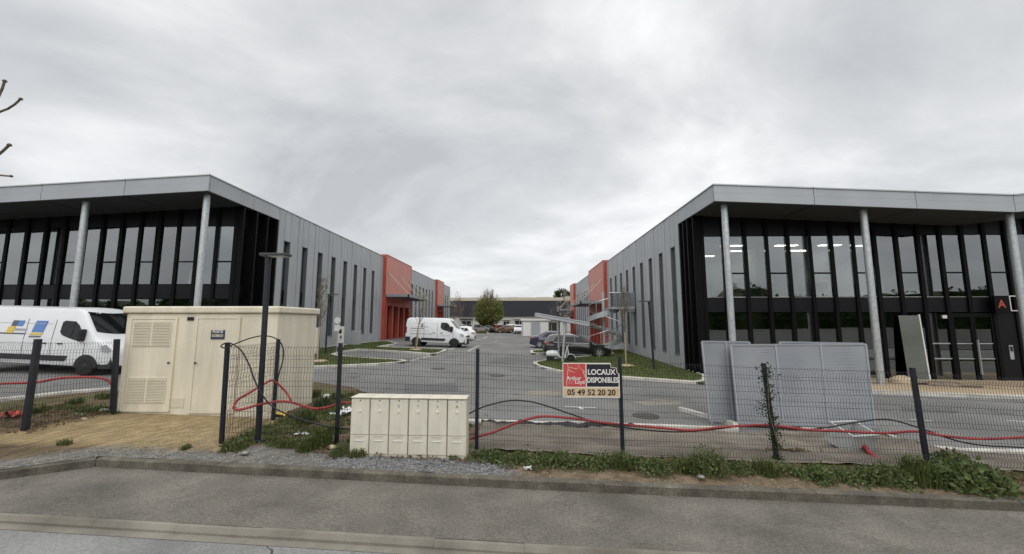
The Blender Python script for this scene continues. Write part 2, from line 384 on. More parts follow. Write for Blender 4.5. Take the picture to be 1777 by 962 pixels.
kx = [i * 1.0 for i in range(-24, 25)]
def kpt(x): return Vector((x, KY(x), gz(x, 0) + .05))
# the pavement kerb, with its bend on the left
BEND = -6.75
_kl = G(0, 817, .19); KS = max(.05, (KY(BEND) - _kl.y) / (BEND - _kl.x))      # how fast the kerb comes forward left of the bend
kerb_run('pavement_kerb', [Vector((BEND - 4.5, KY(BEND) - 4.5 * KS, gz(BEND - 4.5, 0) + .05)), kpt(BEND)], .13, .135, M_KERB, 1.0, gap=.0015)
kerb_run('pavement_kerb', [kpt(BEND + .005), kpt(0), kpt(16)], .13, .135, M_KERB, 1.0, gap=.0015)
kerb_run('road_kerb', [Vector((x, RY(x) - .10, gz(x, 0) - .01)) for x in (-16, 0, 16)], .09, .08, M_GUTTER, 1.0, gap=.001, cham=.03, tilt=.02)

sheet('car_park', [-60, -30, -14, 0, 8, 30, 60], [9.0, 15, 24, 39, 60, 78.0], .0, M_ASPH)
sheet('cross_road', [-200, -60, -30, 0, 30, 60, 200], [78.02, 88.0], .004, M_ROAD)

# verge between the pavement kerb and the car park
back_px = [(-140, 706), (-60, 701), (0, 696), (60, 689), (125, 681), (190, 676), (330, 668), (470, 664), (545, 665), (600, 672), (660, 685), (720, 705), (760, 722), (820, 734), (900, 737), (1010, 739), (1130, 743), (1250, 748), (1307, 750), (1400, 748), (1515, 752), (1575, 769), (1612, 783), (1700, 786), (1777, 788), (1950, 792)]
bk = [G(x, y, .1) for x, y in back_px]
bkx = np.array([p.x for p in bk]); bky = np.array([p.y for p in bk])
def back_y(x): return float(np.interp(x, bkx, bky))
def front_y(x): return KY(x) + .10 if x > BEND else KY(BEND) + .08 + max(-4.5, x - BEND) * KS
def verge_h(x, y):
    f0, f1 = front_y(x), back_y(x); t = (y - f0) / max(.1, f1 - f0)
    h = np.interp(t, [0, .1, .45, .85, 1], [.175, .19, .20, .14, .07])
    h += .018 * float(noise2(x, y, 2.3, 1)) + .008 * float(noise2(x, y, 9, 2))
    h += .16 * math.exp(-((x + 10.6) / 1.6) ** 2 - ((y - 8.0) / .8) ** 2)        # soil mound by the left fence
    if -9.2 < x < -5.4: h = h * .5 + .10
    return h
def verge_z(x, y): return gz(x, y) + verge_h(x, y)
vx = np.arange(-15.5, 11.5, .07); NV = 46
vs, cols = [], []
for x in vx:
    f0, f1 = front_y(x), back_y(x)
    for j in range(NV):
        y = f0 + (f1 - f0) * j / (NV - 1); vs.append((x, y, verge_z(x, y)))
VA = np.array(vs); X, Y = VA[:, 0], VA[:, 1]
nA, nB, nC = noise2(X, Y, 1.7, 3), noise2(X, Y, 5.5, 4), nr.uniform(-1, 1, len(X))
def sm(a, b, t): t = np.clip((t - a) / (b - a), 0, 1); return t * t * (3 - 2 * t)
soil = np.array([.125, .092, .058]); tan = np.array([.165, .126, .082]); grav = np.array([.165, .16, .146]); sand = np.array([.285, .222, .122]); green = np.array([.085, .115, .03]); dgrav = np.array([.17, .175, .18])
C = np.tile(soil, (len(X), 1)) * (1 + .35 * nB[:, None])
mixc = lambda C, c, w: C * (1 - w[:, None]) + np.asarray(c) * w[:, None]
dk = Y - np.array([front_y(x) for x in X])
C = mixc(C, green, sm(.15, .6, nA + .35 * nB) * sm(.7, 1.1, dk) * .75)
C = mixc(C, tan, sm(.45, .1, dk + .2 * nB) * sm(-.6, .3, X + .3 * nA))
C = mixc(C, grav, sm(.85, .6, dk + .22 * nA + .1 * nB) * sm(.3, -.7, X + .5 * nB))
C = mixc(C, dgrav, sm(.75, .5, dk + .1 * nA) * sm(1.7, 1.1, np.abs(X + 1.7) + .25 * nA) * .9)
sandw = sm(.15, -.25, np.maximum(np.abs(X + 7.35) - 1.95 - .25 * nB - .5 * sm(7.4, 6.9, Y) * 1, np.maximum(6.72 - Y + .12 * nA, Y - 9.2)))
C = mixc(C, sand * 1.0, sandw)
C = np.clip(C * (1 + .22 * nC[:, None] + .12 * nB[:, None]), .015, .8)
me = bpy.data.meshes.new('verge')
nxx = len(vx)
me.from_pydata(vs, [], [(i * NV + j, (i + 1) * NV + j, (i + 1) * NV + j + 1, i * NV + j + 1) for i in range(nxx - 1) for j in range(NV - 1)])
me.polygons.foreach_set('use_smooth', [True] * len(me.polygons))
ca = me.color_attributes.new('zone', 'FLOAT_COLOR', 'POINT'); ca.data.foreach_set('color', np.c_[C, np.ones(len(C))].ravel())
struct(link('verge', me, vcol_mat('verge_soil')))

# gravel chippings lying on the verge (uncountable)
def chips(name, n, xr, yf, size, m, seed):
    rs = np.random.RandomState(seed); mb = MB()
    for _ in range(n):
        x = rs.uniform(*xr); y = yf(x, rs); s = rs.uniform(*size); z = verge_z(x, y) + s * .2
        a = [Vector((rs.normal(), rs.normal(), rs.normal() * .6)).normalized() * s * rs.uniform(.6, 1.1) for _ in range(6)]
        ax = [Vector(v) for v in ((1, 0, 0), (-1, 0, 0), (0, 1, 0), (0, -1, 0), (0, 0, .7), (0, 0, -.7))]
        p = [Vector((x, y, z)) + (q * s * rs.uniform(.6, 1.15)) + w * .3 for q, w in zip(ax, a)]
        mb.add(p, [(0, 2, 4), (2, 1, 4), (1, 3, 4), (3, 0, 4), (2, 0, 5), (1, 2, 5), (3, 1, 5), (0, 3, 5)])
    o = mb.build(name, m); o['kind'] = 'stuff'; return o
M_CHIPL = mat('light_chipping', (.13, .125, .112), .9, 0, (.31, .30, .275), 17, 2)
M_CHIPD = mat('dark_chipping', (.07, .074, .08), .85, 0, (.25, .255, .262), 19, 2)
o = chips('gravel', 3400, (-11, -.2), lambda x, rs: front_y(x) + .02 + abs(rs.normal()) * .32, (.008, .02), M_CHIPL, 1); o['label'] = 'light grey gravel strewn along the top of the kerb'; o['category'] = 'gravel'
o = chips('gravel', 3000, (-3.2, -.3), lambda x, rs: front_y(x) + .02 + rs.uniform(0, .62), (.009, .022), M_CHIPD, 2); o['label'] = 'blue grey gravel in front of the beige meter cabinets'; o['category'] = 'gravel'
o = chips('pebbles', 350, (-.2, 9), lambda x, rs: front_y(x) + .02 + abs(rs.normal()) * .25, (.006, .018), M_CHIPL, 3); o['label'] = 'small pale pebbles scattered on the brown soil by the kerb'; o['category'] = 'pebbles'

# brown weed fabric behind the fence
FY = lambda x: 7.3 - .022 * x
mb = MB(); fx = np.arange(-.95, 11.4, .06); NF = 44
for x in fx:
    y0, y1 = FY(x) - .1, back_y(x) - .02
    for j in range(NF):
        y = y0 + (y1 - y0) * j / (NF - 1)
        w = .03 * noise2(x * .5, y * 2.4, 2.6, 8) + .014 * noise2(x, y, 8, 9) + .07 * max(0, noise2(x * .35, y * 3, 2.0, 12)) ** 2
        mb.v.append((x, y, verge_z(x, y) + .035 + float(w)))
mb.f = [(i * NF + j, (i + 1) * NF + j, (i + 1) * NF + j + 1, i * NF + j + 1) for i in range(len(fx) - 1) for j in range(NF - 1)]
struct(mb.build('weed_fabric', M_FABRIC, smooth=True))
# its torn black edge
mb = MB(); pts = []
for x in np.arange(-1.0, 2.6, .05):
    y = back_y(x) - .12 + .05 * float(noise2(x, 0, 3, 20)); a = .05 + .035 * float(noise2(x, 3, 5, 21)); b = .03 + .05 * abs(float(noise2(x, 7, 6, 22)))
    z = verge_z(x, y) + .07; pts.append([(x, y - a, z - .03), (x, y, z + b), (x, y + .05, z - .05)])
for k, t in enumerate(pts):
    mb.v += t
    if k: o_ = (k - 1) * 3; mb.f += [(o_, o_ + 3, o_ + 4, o_ + 1), (o_ + 1, o_ + 4, o_ + 5, o_ + 2)]
o = mb.build('black_sheet', M_DARKEDGE); tag(o, 'torn black plastic sheet edge along the white car park kerb', 'plastic sheet')

# kerbs of the car park
def px_run(px, off=0.0): return [G(x, y, off) for x, y in px]
kerb_run('car_park_kerb', px_run([(812, 737), (900, 740), (1010, 742), (1130, 746), (1240, 751), (1290, 753), (1306, 749), (1290, 743), (1262, 735), (1225, 724), (1182, 712)]), .13, .11, M_LKERB, .9)
kerb_run('car_park_kerb', px_run([(1395, 752), (1440, 754), (1515, 757), (1575, 774), (1612, 788), (1700, 791), (1900, 795)]), .13, .11, M_LKERB, .9)
kerb_run('car_park_kerb', px_run([(-120, 708), (0, 700), (60, 693), (125, 685), (190, 680)]), .13, .12, M_LKERB, .9)
kerb_run('car_park_kerb', px_run([(1224, 670), (1330, 676), (1520, 684), (1640, 689), (1777, 693), (2000, 700)]), .14, .13, M_LKERB, 1.0)

def seg_d(p, a, b):
    ax, ay, bx_, by_ = a.x, a.y, b.x - a.x, b.y - a.y; t = max(0, min(1, ((p.x - ax) * bx_ + (p.y - ay) * by_) / max(1e-9, bx_ * bx_ + by_ * by_)))
    return math.hypot(p.x - ax - t * bx_, p.y - ay - t * by_)
def lawn(name, px, h=.12, kw=.2):
    """raised bed: kerb stones round it, grass inside"""
    pts = px_run(px); n = len(pts)
    ar = sum(pts[i].x * pts[(i + 1) % n].y - pts[(i + 1) % n].x * pts[i].y for i in range(n))
    if ar < 0: pts.reverse()
    kerb_run(name + '_kerb', pts + [pts[0]], kw, h, M_LKERB, 1.0)
    tr_ = tessellate_polygon([[Vector((p.x, p.y, 0)) for p in pts]])
    me = bpy.data.meshes.new(name); me.from_pydata([(p.x, p.y, gz(p.x, p.y) + h - .03) for p in pts], [], [tuple(t) for t in tr_]); me.update()
    o = struct(link(name, me, M_GRASS))
    # blades
    tri = [[me.vertices[i].co.copy() for i in p.vertices] for p in me.polygons]; ars = [((t[1] - t[0]).cross(t[2] - t[0])).length / 2 for t in tri]
    mb = MB(); rs = random.Random(len(px)); N = int(min(16000, sum(ars) * 170))
    for _ in range(N):
        t = rs.choices(tri, ars)[0]; a, b = rs.random(), rs.random()
        if a + b > 1: a, b = 1 - a, 1 - b
        p = t[0] + (t[1] - t[0]) * a + (t[2] - t[0]) * b
        if any(seg_d(p, pts[i], pts[(i + 1) % n]) < kw + .03 for i in range(n)): continue
        an = rs.uniform(0, 6.28); w = Vector((math.cos(an), math.sin(an), 0)) * rs.uniform(.012, .03); hh = rs.uniform(.02, .07)
        q = p + Vector((rs.uniform(-.03, .03), rs.uniform(-.03, .03), hh))
        mb.add([p - w, p + w, q], [(0, 1, 2)])
    g = mb.build(name + '_grass', L_LAWN); g['kind'] = 'stuff'; g['label'] = 'short green lawn grass in the kerbed bed ' + ('by the left grey wall' if 'left' in name else 'by the right grey wall'); g['category'] = 'grass'
    return o
lawn('lawn_left', [(500, 642), (537, 640.5), (600, 637.5), (660, 634.5), (702, 631), (712, 627.5), (694, 627), (640, 624), (592, 620.5), (578, 617.5), (593, 613.5), (627, 608), (700, 613), (754, 617.5), (767, 613.5), (777, 608.5), (720, 606), (657, 604), (692, 598), (676, 594.2), (660, 593.5), (600, 600), (537, 608), (500, 613)])
lawn('lawn_right', [(925, 631), (927, 636), (940, 641), (974, 648.5), (1020, 653), (1080, 658), (1160, 664), (1225, 668.5), (1228, 655), (1190, 642), (1160, 633), (1098, 610.5), (1078, 607), (1050, 609.5), (1064, 615), (1040, 618.5), (1000, 622), (960, 625)])
lawn('small_lawn_right', [(920, 610.5), (921, 616), (960, 615), (990, 612), (985, 608.5), (950, 609)])
lawn('small_lawn_left', [(826, 580.5), (845, 581.5), (849, 579.5), (845, 577.8), (820, 577.2), (815, 578.5)])

# sand strip in front of the right building
mb = MB(); xs = np.arange(8.5, 31, .5); n = len(xs)
kp = [G(x, y) for x, y in [(1224, 670), (1330, 676), (1520, 684), (1640, 689), (1777, 693), (2000, 700)]]
ky_ = lambda x: float(np.interp(x, [p.x for p in kp], [p.y for p in kp])) + .1
mb.add([(x, ky_(x), gz(x, 14) + .12) for x in xs] + [(x, 19.6, gz(8.3, 19) + .03 - .012 * (x - 8.3)) for x in xs], [(i, i + 1, n + i + 1, n + i) for i in range(n - 1)])
struct(mb.build('sand_strip', M_SANDY))

# painted marks on the asphalt
def mark(pts, w, name='painted_line'):
    mb = MB(); pts = [Vector(p) for p in pts]
    for a, b in zip(pts, pts[1:]):
        u = (b - a).normalized(); s = Vector((-u.y, u.x, 0)) * w / 2; z = Vector((0, 0, .006))
        mb.add([a - s + z, b - s + z, b + s + z, a + s + z], [(0, 1, 2, 3)])
    o = struct(mb.build(name, M_PAINT)); return o
mark(px_run([(980, 706), (1034, 708)]), .07); mark(px_run([(1005, 707.5), (1012, 711)]), .10)
mark(px_run([(1578, 728), (1618, 731)]), .06); mark(px_run([(1745, 730), (1790, 733)]), .07)
mark(px_run([(862, 592), (830, 600.5), (812, 610)]), .10)
for a, b in (((713, 626), (728, 622.5)), ((734, 621), (748, 618)), ((779, 607), (790, 604)), ((800, 600), (812, 596)), ((820, 593), (832, 590)), ((838, 587.5), (846, 584.5))): mark(px_run([a, b]), .14)
for a, b in (((921, 606), (935, 605.5)), ((919, 600), (931, 599.5)), ((918, 595), (930, 594.5)), ((917, 590), (928, 589.5)), ((915, 586), (925, 586))): mark(px_run([a, b]), .14)

# ---------------------------------------------------------------- the two grey halls
def perf_red(m, N, L, b, vec, last):
    """perforated red sheet: rows of small pale holes"""
    mp_ = N.new('ShaderNodeMapping'); L.new(vec, mp_.inputs[0]); mp_.inputs['Scale'].default_value = (0, 11, 11)
    vo = N.new('ShaderNodeTexVoronoi'); vo.inputs['Scale'].default_value = 1.0; vo.inputs['Randomness'].default_value = .15; L.new(mp_.outputs[0], vo.inputs['Vector'])
    lt = N.new('ShaderNodeMath'); lt.operation = 'LESS_THAN'; L.new(vo.outputs[0], lt.inputs[0]); lt.inputs[1].default_value = .36
    mc = N.new('ShaderNodeMix'); mc.data_type = 'RGBA'; L.new(lt.outputs[0], mc.inputs[0])
    L.new(last, mc.inputs[6]); mc.inputs[7].default_value = (.56, .36, .31, 1); L.new(mc.outputs[2], b.inputs['Base Color'])
M_REDPERF = mat('perforated_red_sheet', (.45, .105, .072), .55, 0, (.51, .14, .10), .5, extra=perf_red)
M_YDOT = mat('yellow_dot', (.55, .48, .14), .6)
M_CANOPY = mat('canopy_steel', (.27, .285, .30), .45, .5, (.33, .345, .36), 4)
M_ROD = mat('tie_rod_steel', (.42, .40, .33), .45, .5)
E_PANEL = emit('ceiling_light_panel', (1, .90, .74), 9.0)
E_WARM = emit('warm_lamp', (1, .62, .30), 2.2)
M_DESK = mat('desk_top', (.38, .37, .35), .5); M_CHAIR = mat('chair_black', (.02, .02, .022), .6); M_SCREEN = mat('screen_black', (.015, .016, .018), .3)
M_BLIND = mat('grey_roller_blind', (.17, .172, .168), .8)

def hall(X0, sg, z0, yf, cols_x, fin, nfin, first_win, fold, seg, y_red2_end, label):
    root = empty('office_hall', (X0, yf, z0)); tag(root, label, 'building')
    W = 20.0
    def P(u, y, z): return Vector((sg * u, y - yf, z))           # local to the root: u into the building
    def bx(mb, u0, u1, y0, y1, za, zb):
        a, b = sorted((sg * u0, sg * u1)); return mb.box(a, b, y0 - yf, y1 - yf, za, zb)
    ev = lambda u: 8.78 - .048 * u if (fold is None or u < fold) else 8.78 - .048 * fold + .10 * (u - fold)
    yg = yf + 2.5; YE = 75.5 if y_red2_end is None else y_red2_end
    FH = .77
    # fascia panels
    us = [0.0]
    while us[-1] < W - .5:
        nx_ = us[-1] + seg
        if fold and us[-1] < fold < nx_ + .8: nx_ = fold
        us.append(min(W, nx_))
    for a, b in zip(us, us[1:]):
        mb = MB()
        for k, (za, zb, d) in enumerate(((-FH, -.40, 0), (-.392, -.055, .012))):
            lo = [P(a + .012, yf + d, ev(a) + za), P(b - .012, yf + d, ev(b - 1e-3) + za), P(b - .012, yf + .08, ev(b - 1e-3) + za), P(a + .012, yf + .08, ev(a) + za)]
            hi = [P(a + .012, yf + d, ev(a) + zb), P(b - .012, yf + d, ev(b - 1e-3) + zb), P(b - .012, yf + .08, ev(b - 1e-3) + zb), P(a + .012, yf + .08, ev(a) + zb)]
            mb.hexa(lo, hi)
        mb.build('fascia_panel', M_FASCIA, root)
    yw0 = first_win - .62 - .25
    ys_f = [yf + .012, yf + 3.0, yw0 + .008]
    for a, b in zip(ys_f, ys_f[1:]):
        mb = MB(); bx(mb, 0, .08, a + (.09 if a < yf + .1 else .01), b - .01, 8.78 - FH, 8.78 - .40); bx(mb, .012, .08, a + (.09 if a < yf + .1 else .01), b - .01, 8.78 - .392, 8.78 - .055); mb.build('fascia_panel', M_FASCIA, root)
    # coping
    mb = MB()
    for a, b in zip(us, us[1:]):
        mb.hexa([P(a - .03, yf - .03, ev(a) - .05), P(b, yf - .03, ev(b - 1e-3) - .05), P(b, yf + .2, ev(b - 1e-3) - .05), P(a - .03, yf + .2, ev(a) - .05)],
                [P(a - .03, yf - .03, ev(a)), P(b, yf - .03, ev(b - 1e-3)), P(b, yf + .2, ev(b - 1e-3)), P(a - .03, yf + .2, ev(a))])
    bx(mb, -.03, .2, yf + .2, 39.3, 8.73, 8.78); bx(mb, -.03, .2, 48.2, 63.2, 8.73, 8.78)
    if y_red2_end is None: bx(mb, -.03, .2, 68.2, YE, 8.73, 8.78)
    mb.build('roof_coping', M_COPING, root)
    # roof with soffit
    mb = MB()
    for a, b in zip(us, us[1:]):
        mb.hexa([P(a + .07, yf + .06, ev(a) - FH + .02), P(b, yf + .06, ev(b - 1e-3) - FH + .02), P(b, yg + 9, ev(b - 1e-3) - FH + .02), P(a + .07, yg + 9, ev(a) - FH + .02)],
                [P(a + .07, yf + .06, ev(a) - .1), P(b, yf + .06, ev(b - 1e-3) - .1), P(b, yg + 9, ev(b - 1e-3) - .1), P(a + .07, yg + 9, ev(a) - .1)])
    mb.build('roof', M_SOFFIT, root)
    mb = MB(); bx(mb, .25, W, yg + 9.01, YE - .02, 8.2, 8.6); mb.build('rear_roof', M_SOFFIT, root)
    # columns
    for x in cols_x:
        u = (x - X0) * sg; mb = MB(); h = ev(u) - FH + .03
        mb.cyl(P(u, yf + .62, -.75), P(u, yf + .62, h), .135, 20); c = mb.build('column', M_GALV, root, smooth=True)
        mb = MB(); mb.box(sg * u - .2, sg * u + .2, .42, .82, -.05, -.03 + .01); mb.build('base_plate', M_GALV, c)
    # front curtain wall
    SB, SL, HD = 3.25, 3.96, 6.99
    uc = .50 if sg > 0 else .40                                                    # glass stands back by the depth of the side fins
    fins = [uc + k * fin for k in range(nfin + 1)]
    finm = MB(); finm.box(-.085, .085, -.07, .1, -.9, 9.0); fm = finm.mesh('fin'); fm.materials.append(M_BLKFR)
    for k, u in enumerate(fins):
        o = link('fin', fm, None, root); o.location = P(u, yg, 0); o.scale = (1, 1, 1)
        # trim the fin under the sloping soffit
        zl_ = 3.22 if sg > 0 and k == 12 else -.9
        o.scale.z = (ev(u) - FH + .04 - zl_) / 9.9; o.location.z = zl_ + .9 * o.scale.z
    gp = fin - .172
    def pane(nm, za, zb, m, th=.02): q = MB(); q.box(-gp / 2, gp / 2, 0, th, za, zb); me_ = q.mesh(nm); me_.materials.append(m); return me_
    p_up, p_lo = pane('pane', SL + .035, HD - .03, M_GLASS), pane('pane', -.25, SB - .03, M_GLASS)
    sp = pane('spandrel', SB, SL, M_SPAN, .06); hd = pane('head_panel', HD, 8.4, M_SPAN, .06)
    trm = pane('transom', 5.10, 5.17, M_BLKFR, .07); sill = pane('sill', SL + .004, SL + .03, M_WOFF, .10)
    door_bays = []
    for k in range(nfin):
        u = fins[k] + fin / 2; c = P(u, yg, 0)
        door = sg > 0 and k in (10, 11, 12, 13)
        for nm, me_ in (('pane', p_up), ('spandrel', sp)):
            o = link(nm, me_, None, root); o.location = c
            if nm == 'pane': o.rotation_euler = (rnd.gauss(0, .003), 0, rnd.gauss(0, .005))
        o = link('head_panel', hd, None, root); o.location = c + Vector((0, .012, 0)); o.scale.z = (ev(u) - FH - .0) / 8.4 * 1.0
        o.location.z = HD * (1 - o.scale.z)
        if sg > 0: o = link('sill', sill, None, root); o.location = c + Vector((0, .025, 0))
        if k % 2 == (1 if sg > 0 else 0):
            o = link('transom', trm, None, root); o.location = c + Vector((0, -.03, 0))
        if not door: o = link('pane', p_lo, None, root); o.location = c; o.rotation_euler = (rnd.gauss(0, .002), 0, rnd.gauss(0, .005))
        else: door_bays.append((k, u))
    # side return: three deep fins with panes between
    nS = 3; dS = (yw0 - .1 - yg) / nS
    for k in range(nS + 1):
        mb = MB(); y = yg + k * dS; bx(mb, -.0 if k else .08, .55, y - .05, y + .05, -.9, 8.78 - FH - .002); mb.build('side_fin', M_BLKFR, root)
        if k < nS:
            for nm, za, zb, m in (('pane', SL, HD, M_GLASS), ('pane', -.25, SB, M_GLASS), ('spandrel', SB, SL, M_SPAN), ('head_panel', HD, 8.3, M_SPAN)):
                mb = MB(); bx(mb, .47, .49, y + .052, y + dS - .052, za + .003, zb - .003); mb.build(nm, m, root)
    # interior: floors, ceiling, walls
    mb = MB(); bx(mb, .56, W, yg + .14, yg + 8.6, 3.30, 3.62); mb.build('upper_floor', M_FLOORIN, root)
    mb = MB(); bx(mb, .56, W, yg + .14, yg + 8.6, 2.95, 3.0); mb.build('ceiling', M_CEIL, root)
    mb = MB(); bx(mb, .56, W, yg + .14, yg + 8.6, 6.9, 6.95); mb.build('ceiling', M_CEIL, root)
    mb = MB(); bx(mb, .56, W, yg + .14, yg + 8.6, -.3, -.02); mb.build('ground_floor', M_FLOORIN, root)
    mb = MB(); bx(mb, .56, W, yg + 8.6, yg + 8.8, -.3, 8.1); mb.build('inner_wall', M_WALLIN, root)
    mb = MB(); bx(mb, W - .1, W, yf + 2.7, YE, -.9, ev(W) - FH - .02); mb.build('end_wall', M_CLAD, root)
    mb = MB(); bx(mb, .56, .62, yw0, yg + 8.5, -.3, 8.0); mb.build('inner_wall', M_WALLIN, root)
    for k, u in enumerate((4.6, 9.1, 14.0)):
        mb = MB(); bx(mb, u, u + .12, yg + 2.8 + .9 * (k % 2), yg + 8.55, 3.64, 6.88); mb.build('partition', M_WALLIN, root)
        mb = MB(); bx(mb, u + .7, u + .82, yg + 1.8, yg + 8.55, 0, 2.93); mb.build('partition', M_BLIND, root)
    if sg < 0:
        for k in (1, 3, 4, 7, 8, 10):
            q = MB(); q.box(-gp / 2 + .05, gp / 2 - .05, .32, .335, 4.05 + .5 * (k % 3), 6.85); o = q.build('roller_blind', M_BLIND, root); o.location = P(fins[k] + fin / 2, yg, 0)
        for uu in (12.2,):
            mb = MB(); mb.lathe([(.02, .1), (.1, .06), (.14, 0)], P(uu, yg + 1.6, 5.15), n=14); mb.build('pendant_lamp', E_WARM, root)
    else:
        lm = MB(); lm.box(-.55, .55, -.14, .14, -.02, 0); lme = lm.mesh('ceiling_light'); lme.materials.append(E_PANEL)
        for i, (u, y) in enumerate(((.9, 2.0), (1.6, 3.6), (3.0, 2.0), (4.3, 3.6), (5.2, 5.4), (5.9, 2.0), (7.6, 3.6), (8.2, 2.0), (3.1, 5.4), (2.2, 7.0), (10.3, 2.2), (12.5, 3.6))):
            o = link('ceiling_light', lme, None, root); o.location = P(u, yg + y, 6.89)
    # side wall: backing, cladding modules with slot windows
    SW = .62; MOD = 1.95
    def module(y0, y1, win):
        """ribbed cladding from y0 to y1; win = (from, to) of the slot window in it"""
        n = max(1, round((y1 - y0) / .43)); w = (y1 - y0) / n
        for k in range(n):
            a, b = y0 + k * w, y0 + (k + 1) * w
            d = .0 if k % 2 == 0 else .018
            bx(MB(), d, .12, a + .014, b - .014, -.95, 8.72).build('cladding_plank', M_CLAD, root)
    def slot(y, h0=1.1, h1=6.9):
        mb = MB()
        bx(MB(), .0, .12, y + .014, y + SW - .014, -.95, h0 - .03).build('cladding_plank', M_CLAD, root); bx(MB(), .0, .12, y + .014, y + SW - .014, h1 + .03, 8.72).build('cladding_plank', M_CLAD, root)
        w = MB(); bx(w, -.02, .3, y - .012, y + .025, h0, h1 + .028); bx(w, -.02, .3, y + SW - .025, y + SW + .012, h0, h1 + .028); bx(w, -.015, .3, y + .026, y + SW - .026, h1, h1 + .028); bx(w, -.06, .3, y - .01, y + SW + .01, h0 - .028, h0 - .002)
        wo = w.build('window', M_REVEAL, root)
        mb = MB(); bx(mb, .22, .25, y + .026, y + SW - .026, h0, 3.2); mb.build('pane', M_SLOT, wo)
        mb = MB(); bx(mb, .22, .25, y + .026, y + SW - .026, 3.98, h1); mb.build('pane', M_SLOT, wo)
        mb = MB(); bx(mb, .17, .24, y + .027, y + SW - .027, 3.2, 3.98); mb.build('spandrel', M_BLKFR, wo)
        mb = MB(); bx(mb, .07, .2, y + .05, y + .13, 3.0, 3.75); mb.build('vent_stay', M_BLKFR, wo)
    def wall_run(ya, yb, starts):
        # backing pierced by the slots: build it as strips
        mb = MB(); edges = [ya] + [v for s_ in starts for v in (s_, s_ + SW)] + [yb]
        for a, b in zip(edges[::2], edges[1::2]):
            if b - a > .05: bx(mb, .121, .20, a, b, -.95, 8.70); module(a, b, None)
        mb.build('wall', M_CLADGAP, root)
        for s_ in starts: slot(s_)
    wall_run(yw0, 39.3, [first_win + MOD * k - SW / 2 for k in range(9) if first_win + MOD * k + SW < 39])
    wall_run(48.2, 63.2, [49.4 + 1.85 * k for k in range(7)])
    if y_red2_end is None: wall_run(68.2, YE, [69.2 + 1.85 * k for k in range(3)])
    mb = MB(); bx(mb, .0, W, YE, YE + .2, -.9, 8.4); mb.build('rear_wall', M_CLAD, root)
    # red entrance blocks with canopies
    for bi, (ya, yb) in enumerate(((39.3, 48.2), (63.2, 68.2 if y_red2_end is None else y_red2_end))):
        mb = MB(); bx(mb, -.28, .3, ya, yb, 4.75, 8.92); mb.build('red_panel', M_REDPERF, root)
        mb = MB(); bx(mb, -.30, .3, ya - .09, ya - .003, -.9, 8.94); bx(mb, -.30, .3, yb + .003, yb + .09, -.9, 8.94); bx(mb, -.31, .3, ya, yb, 8.923, 8.98); mb.build('red_frame', M_RED, root)
        mb = MB(); bx(mb, -.26, .3, ya, yb, 3.75, 4.745); mb.build('red_lintel', M_DRED if bi else M_RED, root)
        n = 5 if bi == 0 else 3
        for k in range(n):
            y = ya + .3 + (yb - ya - .9) * k / (n - 1); mb = MB(); bx(mb, -.27, .25, y, y + .42, -.9, 3.745); mb.build('red_pier', M_RED, root)
            if k < n - 1:
                y2 = ya + .3 + (yb - ya - .9) * (k + 1) / (n - 1)
                mb = MB(); bx(mb, .12, .16, y + .425, y2 - .005, -.3, 3.745); d = mb.build('glazed_door', M_SLOT, root)
                mb = MB(); bx(mb, .04, .11, y + .6, y + .6 + .55, -.3, 3.0); mb.build('door_leaf', M_DRED, d)
        # canopy
        ca = ya + .1; cbb = yb - .1; co = 2.65
        mb = MB()
        for u0, u1, y0, y1 in ((-.3, -co, ca, ca + .12), (-.3, -co, cbb - .12, cbb), (-co + .12, -co, ca, cbb)): bx(mb, u0, u1, y0 + .001, y1 - .001, 4.62, 4.88)
        cn = mb.build('canopy', M_CANOPY, root)
        ns = int((cbb - ca) / .45)
        for k in range(ns):
            y = ca + .2 + (cbb - ca - .4) * k / (ns - 1); mb = MB(); bx(mb, -.32, -co + .13, y - .05, y + .05, 4.66, 4.84); mb.build('slat', M_CANOPY, cn)
        mb = MB(); bx(mb, -.35, -co + .14, ca + .14, cbb - .14, 4.845, 4.865); mb.build('canopy_sheet', M_GALV, cn)
        for k in range(3 if bi == 0 else 2):
            y = ca + .5 + (cbb - ca - 1.0) * k / (2 if bi == 0 else 1); mb = MB(); mb.tube([P(-.3, y, 7.15), P(-co + .15, y, 4.9)], .035, 6); mb.build('tie_rod', M_ROD, root)
            mb = MB(); bx(mb, -.34, -.27, y - .09, y + .09, 7.05, 7.25); mb.build('rod_bracket', M_ROD, root)
    return root, P, yg, fins, door_bays, ev

YF = 16.8
hallL, PL, ygL, finL, _, evL = hall(-14.3, -1, .42, YF, (-14.85, -20.68, -26.5), 1.016, 18, 22.9, None, 3.93, None, 'grey clad two storey hall with black glazed front, left of the driveway')
hallR, PR, ygR, finR, doors, evR = hall(8.3, 1, -.28, YF, (9.02, 15.08, 21.3), 1.032, 18, 21.75, 12.54, 4.25, 68.0, 'grey clad two storey hall with black glazed front and lit ceiling, right of the driveway')

# entrance of the right hall: side light, double door, black panel with the red letter
mb = MB()
def hb(mb, u0, u1, d0, d1, za, zb): return mb.box(u0, u1, 2.5 + d0, 2.5 + d1, za, zb)
u0 = finR[10] + .09; uA = finR[11]; uB = finR[13]; u1 = finR[14] - .09
# side light with bars
hb(MB(), u0, uA - .09, 0, .02, -.25, 3.2).build('pane', M_GLASS, hallR)
for z in (1.05, 1.75): hb(MB(), u0 + .02, uA - .1, -.03, -.005, z, z + .05).build('glass_bar', M_GALV, hallR)
hb(MB(), uA - .32, uA - .12, -.05, -.01, 2.95, 3.1).build('door_sensor', M_WOFF, hallR)
